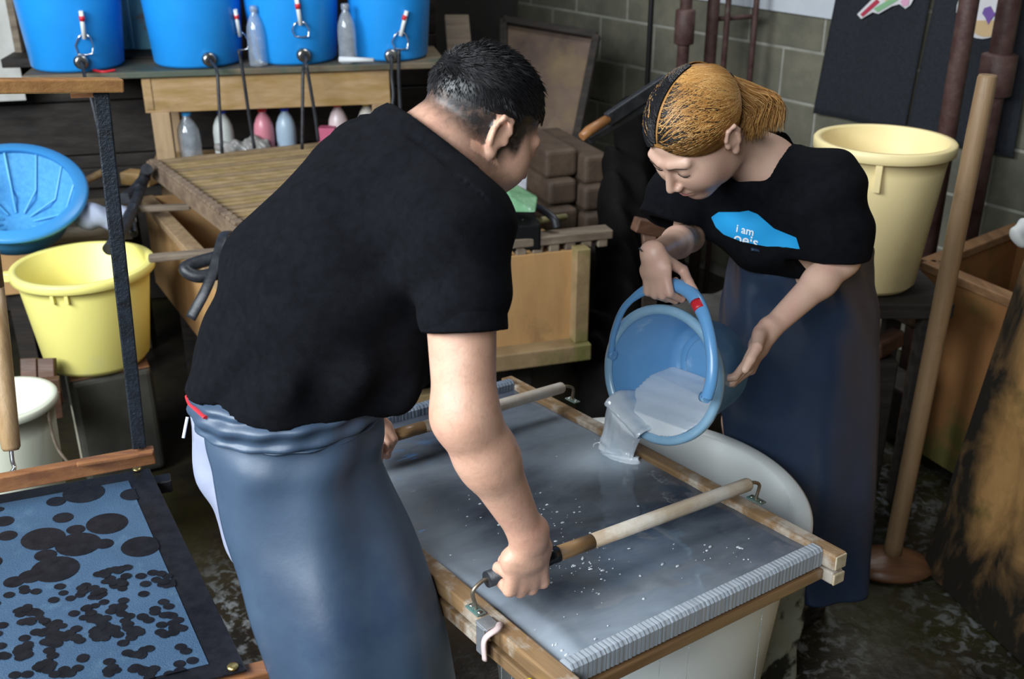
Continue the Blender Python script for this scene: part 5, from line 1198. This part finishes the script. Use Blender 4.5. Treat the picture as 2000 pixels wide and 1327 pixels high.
Tw.sub(cutp(PT(1312, 442, 2.44), dsr, .11), .003)
Tw.sub(rc(w_sR.lerp(w_eR, .5), PT(1312, 470, 2.44), .05, .075), .003)
Tw.sub(rc(w_nb + Vector((.012, .0, .012)), wh.p(0, -.02, -.05), .066, .075), .008)
def wf(P):
    q = P - A(w_ch); u = q @ A(RX); v = q @ A(UPV); w_ = q @ A(FWD)
    return .0030 * np.sin(u * 45 + v * 30 + 2 * np.sin(v * 20)) + .0025 * np.sin(v * 70 - u * 25) + .006 * np.exp(-((u + .02 + v * .8) / .03) ** 2) * np.sin(v * 30)
Tw.disp(wf)
Tw.clip(PT(1560, 515, 2.45), (0.0, .0, -1))
wshirt = Tw.mesh('t_shirt', M_shirt, wom)
# print on the shirt, laid onto its surface
bvs = bvh_of(wshirt)
def project(mb, pts2d, faces, off, mi=0):
    vs = []; ok = []
    for x, y in pts2d:
        hit = bvs.ray_cast(Vector((0, 0, H)), ray(x, y).normalized()); ok.append(hit[0] is not None)
        vs.append(hit[0] + hit[1] * off if hit[0] is not None else Vector((0, 0, 0)))
    fs = [f for f in faces if all(ok[i] for i in f)]
    fs = [f for f in fs if max((vs[f[0]] - vs[i]).length for i in f) < .012]
    mb.add(vs, fs, mi, True)
def poly_grid(poly, step):
    def inside(x, y):
        c = False; n = len(poly)
        for i in range(n):
            (x1_, y1_), (x2_, y2_) = poly[i], poly[(i + 1) % n]
            if (y1_ > y) != (y2_ > y) and x < (x2_ - x1_) * (y - y1_) / (y2_ - y1_) + x1_: c = not c
        return c
    ys = [p[1] for p in poly]; rows = []; y = min(ys) + .01
    pts = []; fs = []; prev = None
    while y < max(ys):
        xs = []
        for i in range(len(poly)):
            (x1_, y1_), (x2_, y2_) = poly[i], poly[(i + 1) % len(poly)]
            if (y1_ > y) != (y2_ > y): xs.append((x2_ - x1_) * (y - y1_) / (y2_ - y1_) + x1_)
        xs = sorted(xs); a, b = xs[0], xs[-1]; n_ = 60; row = []
        for k_ in range(n_ + 1): row.append(len(pts)); pts.append((a + (b - a) * k_ / n_, y))
        if prev: fs += [(prev[k_], prev[k_ + 1], row[k_ + 1], row[k_]) for k_ in range(n_)]
        prev = row; y += step
    return pts, fs
PRINT = [(1389, 424), (1404, 414), (1462, 411), (1480, 418), (1512, 446), (1556, 464), (1563, 487), (1500, 482), (1450, 472), (1414, 458), (1399, 444)]
mb = MB(); pts, fs = poly_grid(PRINT, 1.5)
project(mb, pts, fs, .0012); mb.build('blue_print', mat('cyan_print', (.010, .30, .64), rough=.75), wshirt)
def text_mesh(body, size):
    cu = bpy.data.curves.new('t', 'FONT'); cu.body = body; cu.size = size; cu.offset = size * .012
    o = bpy.data.objects.new('t', cu); C.objects.link(o); dg = bpy.context.evaluated_depsgraph_get(); me = bpy.data.meshes.new_from_object(o.evaluated_get(dg))
    bm = bmesh.new(); bm.from_mesh(me); bmesh.ops.triangulate(bm, faces=bm.faces); bmesh.ops.subdivide_edges(bm, edges=[e for e in bm.edges if e.calc_length() > size * .12], cuts=2)
    bmesh.ops.triangulate(bm, faces=bm.faces)
    v = [(x.co.x, x.co.y) for x in bm.verts]; bm.verts.index_update(); f = [tuple(q.index for q in fc.verts) for fc in bm.faces]
    bm.free(); bpy.data.objects.remove(o); bpy.data.curves.remove(cu); bpy.data.meshes.remove(me); return v, f
mb = MB(); an = math.radians(14)
for body, size, ox, oy, yc in (('i am', 21, 1438, 452, 99), ('oeis', 30, 1433, 472, 99)):
    v, f = text_mesh(body, size); kx = 1.0
    q2d = [(ox + x * kx * math.cos(an) + y * math.sin(an) * .6, oy + x * kx * math.sin(an) - y * math.cos(an)) for x, y in v]
    def inp(x, y):
        c = False; n = len(PRINT)
        for i in range(n):
            (x1_, y1_), (x2_, y2_) = PRINT[i], PRINT[(i + 1) % n]
            if (y1_ > y) != (y2_ > y) and x < (x2_ - x1_) * (y - y1_) / (y2_ - y1_) + x1_: c = not c
        return c
    project(mb, q2d, [q for q in f if all(inp(q2d[i][0], q2d[i][1]) for i in q)], .0022)
mb.build('white_lettering', mat('white_print', (.8, .82, .84), rough=.7), wshirt)
# apron
ringsw = [(1446, 1688, 448, 2.46), (1438, 1696, 490, 2.48), (1420, 1704, 550, 2.54), (1406, 1708, 610, 2.58), (1402, 1707, 690, 2.62), (1412, 1704, 820, 2.68), (1432, 1699, 950, 2.73), (1465, 1693, 1050, 2.76), (1510, 1690, 1135, 2.78)]
fw = lambda th, v: .008 * math.sin(th * 5 + v * 5) * (.3 + v) + .008 * math.sin(th * 9 - v * 26) * math.exp(-v * 4) + .006 * math.exp(-((v - .12 - .05 * math.sin(th * 2)) / .03) ** 2)
wa = loft('apron', ringsw, M_apw, wom, -285, 5, .86, fw)
wbnd = loft('apron_waistband', [(1444, 1690, 438, 2.45), (1440, 1694, 456, 2.46), (1440, 1694, 474, 2.465)], M_apw, wom, -285, 5, .88, lambda th, v: .003 * math.sin(th * 14 + v * 8) + .003 * math.sin(v * 12), sub=6)
kn0 = PT(1494, 492, 2.30); MB().tube(arc([kn0 + Vector((-.03, 0, .006)), kn0, kn0 + Vector((.025, 0, -.014)), kn0 + Vector((.045, 0, -.004))]), [.006] * 25, 8, flat=.6).build('apron_knot', M_apw, wom)
for ft in (wlf, wrf):
    Bo = SDF(ft - Vector((.22, .22, .1)), ft + Vector((.15, .15, .40)), .005)
    Bo.add(rc(ft + Vector((0, 0, .02)), ft + Vector((.0, 0, .33)), .052, .066)).add(rc(ft + Vector((.01, .01, -.02)), ft + Vector((-.12, -.105, -.022)), .042, .040), .03).add(rc(ft + Vector((.01, .01, -.048)), ft + Vector((-.12, -.105, -.050)), .045, .043), .004)
    Bo.disp(lambda P: .0012 * np.sin(P[:, 2] * 90)); Bo.mesh('boot', mat('black_boot', (.008, .008, .009), rough=.18), wom)
MB().bar(w_wR + Vector((-.024, -.012, .012)), w_wR + Vector((-.030, -.012, .018)), .003, .003).build('hair_tie', M_metal, wom)
# hair: cap, strands, ponytail
hc_ = (0, -.014, .038); hr_ = (.0825, .1025, .0875)
Hw = SDF(wh.O - Vector((.18,) * 3), wh.O + Vector((.18,) * 3), .0032)
Hw.add(el(wh.p(*hc_), [x * wh.s * .985 for x in hr_], wh.M))
Hw.clip(wh.p(0, .078, .060), wh.M @ Vector((0, .86, -.50))); Hw.clip(wh.p(0, 0, -.040), wh.M @ Vector((0, .35, -.94)))
for q in (-1, 1): Hw.sub(el(wh.p(q * .085, .012, -.012), (.03 * wh.s, .040 * wh.s, .042 * wh.s), wh.M), .004)
whair = Hw.mesh('hair', M_gold, wom)
tie = Vector((0, -.122, .018)); rnd = random.Random(8); paths = []
def onell(v, k_=1.0):
    c_ = Vector(hc_); q = v - c_; s_ = math.sqrt((q.x / hr_[0]) ** 2 + (q.y / hr_[1]) ** 2 + (q.z / hr_[2]) ** 2); return c_ + q * (k_ / s_)
for i in range(4200):
    kind = rnd.random(); side = rnd.choice((-1, 1, -1))
    if kind < .55:      # from the parting, over the side, back to the tie
        a = rnd.uniform(.0, 1.45); st_ = Vector((side * .003, .078 - .11 * a, .075 + .05 * min(a, 1))); lat = rnd.uniform(.02, .10); md = Vector((side * lat, .02 - .05 * a + rnd.uniform(-.01, .02), .095 - lat * .75))
    elif kind < .85:    # from the hairline at forehead and temple
        a = rnd.uniform(0, 1); st_ = Vector((side * (.01 + .068 * a), .082 - .06 * a, .070 - .066 * a)); md = Vector((side * (.055 + .03 * a), .0, .06 - .06 * a))
    else:               # from the nape and behind the ear
        a = rnd.uniform(0, 1); st_ = Vector((side * (.075 - .06 * a), -.03 - .05 * a, -.03)); md = Vector((side * (.06 - .05 * a), -.075, .0))
    md += Vector((rnd.uniform(-1, 1), rnd.uniform(-1, 1), rnd.uniform(-1, 1))) * .004
    pts = []; koff = rnd.uniform(.998, 1.012)
    for j in range(15):
        t_ = j / 14; q = st_ * (1 - t_) ** 2 + md * 2 * t_ * (1 - t_) + tie * t_ * t_
        q = onell(q, koff + .012 * math.sin(t_ * PI)) if t_ < .9 else q.lerp(tie, .3)
        pts.append(wh.p(*q))
    dark = rnd.random(); top = 1 if (kind < .55 and a < .9) else 0
    lim = (rnd.uniform(.08, .42) if dark < .7 else 0) if top else (rnd.uniform(0, .12) if dark < .3 else 0)
    if kind < .85 and side == 1: lim = max(lim, rnd.uniform(.25, .7))
    c0_ = 1 if rnd.random() < .72 else 2
    paths.append((pts, rnd.uniform(.0009, .0016), (lambda s, l=lim, cc=c0_: 0 if s < l else cc)))
T0 = wh.p(*tie)
for i in range(1500):
    s_ = rnd.uniform(0, 1); ll = rnd.uniform(.62, 1.05); ex_ = 1428 + (40 + 62 * s_) * ll * (.75 + .25 * s_) + rnd.uniform(-5, 5); ey_ = 190 + (88 - 30 * s_) * ll
    e_ = PT(ex_, ey_ + rnd.uniform(-6, 6), T0.y / ray(1415, 200).y * 1.0 + rnd.uniform(-.06, .06)); m_ = PT(1428 + 45 * s_ + rnd.uniform(-8, 8), 172 + (1 - s_) * 30 + rnd.uniform(-7, 7), T0.y / ray(1415, 200).y + rnd.uniform(-.035, .035))
    m2_ = m_.lerp(e_, .55) + Vector((.012 + .012 * s_, 0, .016 * s_)) ; w_ = Vector((rnd.uniform(-1, 1), rnd.uniform(-1, 1), rnd.uniform(-1, 1))) * .004
    st_ = T0 + Vector((rnd.uniform(-1, 1), rnd.uniform(-1, 1), rnd.uniform(-1, 1))) * .007
    pts = arc([st_, m_, m2_ + w_, e_], 4); paths.append((pts, rnd.uniform(.0008, .0014), 1 if rnd.random() < .6 else 2))
strands('hair_strands', paths, [M_hair, M_gold, M_gold2], whair)
MB().tube([T0 + (wh.M @ Vector((0, .012, 0))), T0 + (wh.M @ Vector((0, -.006, 0)))], [.013, .014], 16).build('hair_band', M_black, wom)
# brows, lashes and lips on the face
bvw = bvh_of(wbody)
def on_face(x, y, z, off=.0006):
    o = wh.p(x, y + .06, z); h = bvw.ray_cast(o, -(wh.M @ Vector((0, 1, 0)))); return (h[0] + h[1] * off) if h[0] is not None else wh.p(x, y, z)
for q in (-1, 1):
    MB().tube([on_face(q * x, .09, z) for x, z in ((.010, .021), (.018, .024), (.028, .0255), (.038, .0235), (.046, .019))], [.0014, .0026, .0026, .0020, .0008], 8, flat=.5).build('eyebrow', mat('brow_brown', (.05, .03, .02), rough=.8), wom)
    MB().tube([on_face(q * x, .09, z) for x, z in ((.018, .0015), (.024, -.0015), (.031, -.003), (.038, -.0015), (.044, .0015))], [.0005, .0011, .0014, .0013, .0007], 8).build('eyelashes', M_hair, wom)
mb = MB(); mb.tube([on_face(x, .09, z, -.0004) for x, z in ((-.020, -.0605), (-.010, -.0585), (0, -.0595), (.010, -.0585), (.020, -.0605))], [.0008, .0022, .0020, .0022, .0008], 8, flat=.8)
mb.tube([on_face(x, .09, z, -.0006) for x, z in ((-.019, -.0625), (-.009, -.066), (0, -.067), (.009, -.066), (.019, -.0625))], [.0008, .0026, .0030, .0026, .0008], 8, flat=.8)
mb.build('lips', mat('lip_pink', (.48, .20, .18), rough=.4), wom)
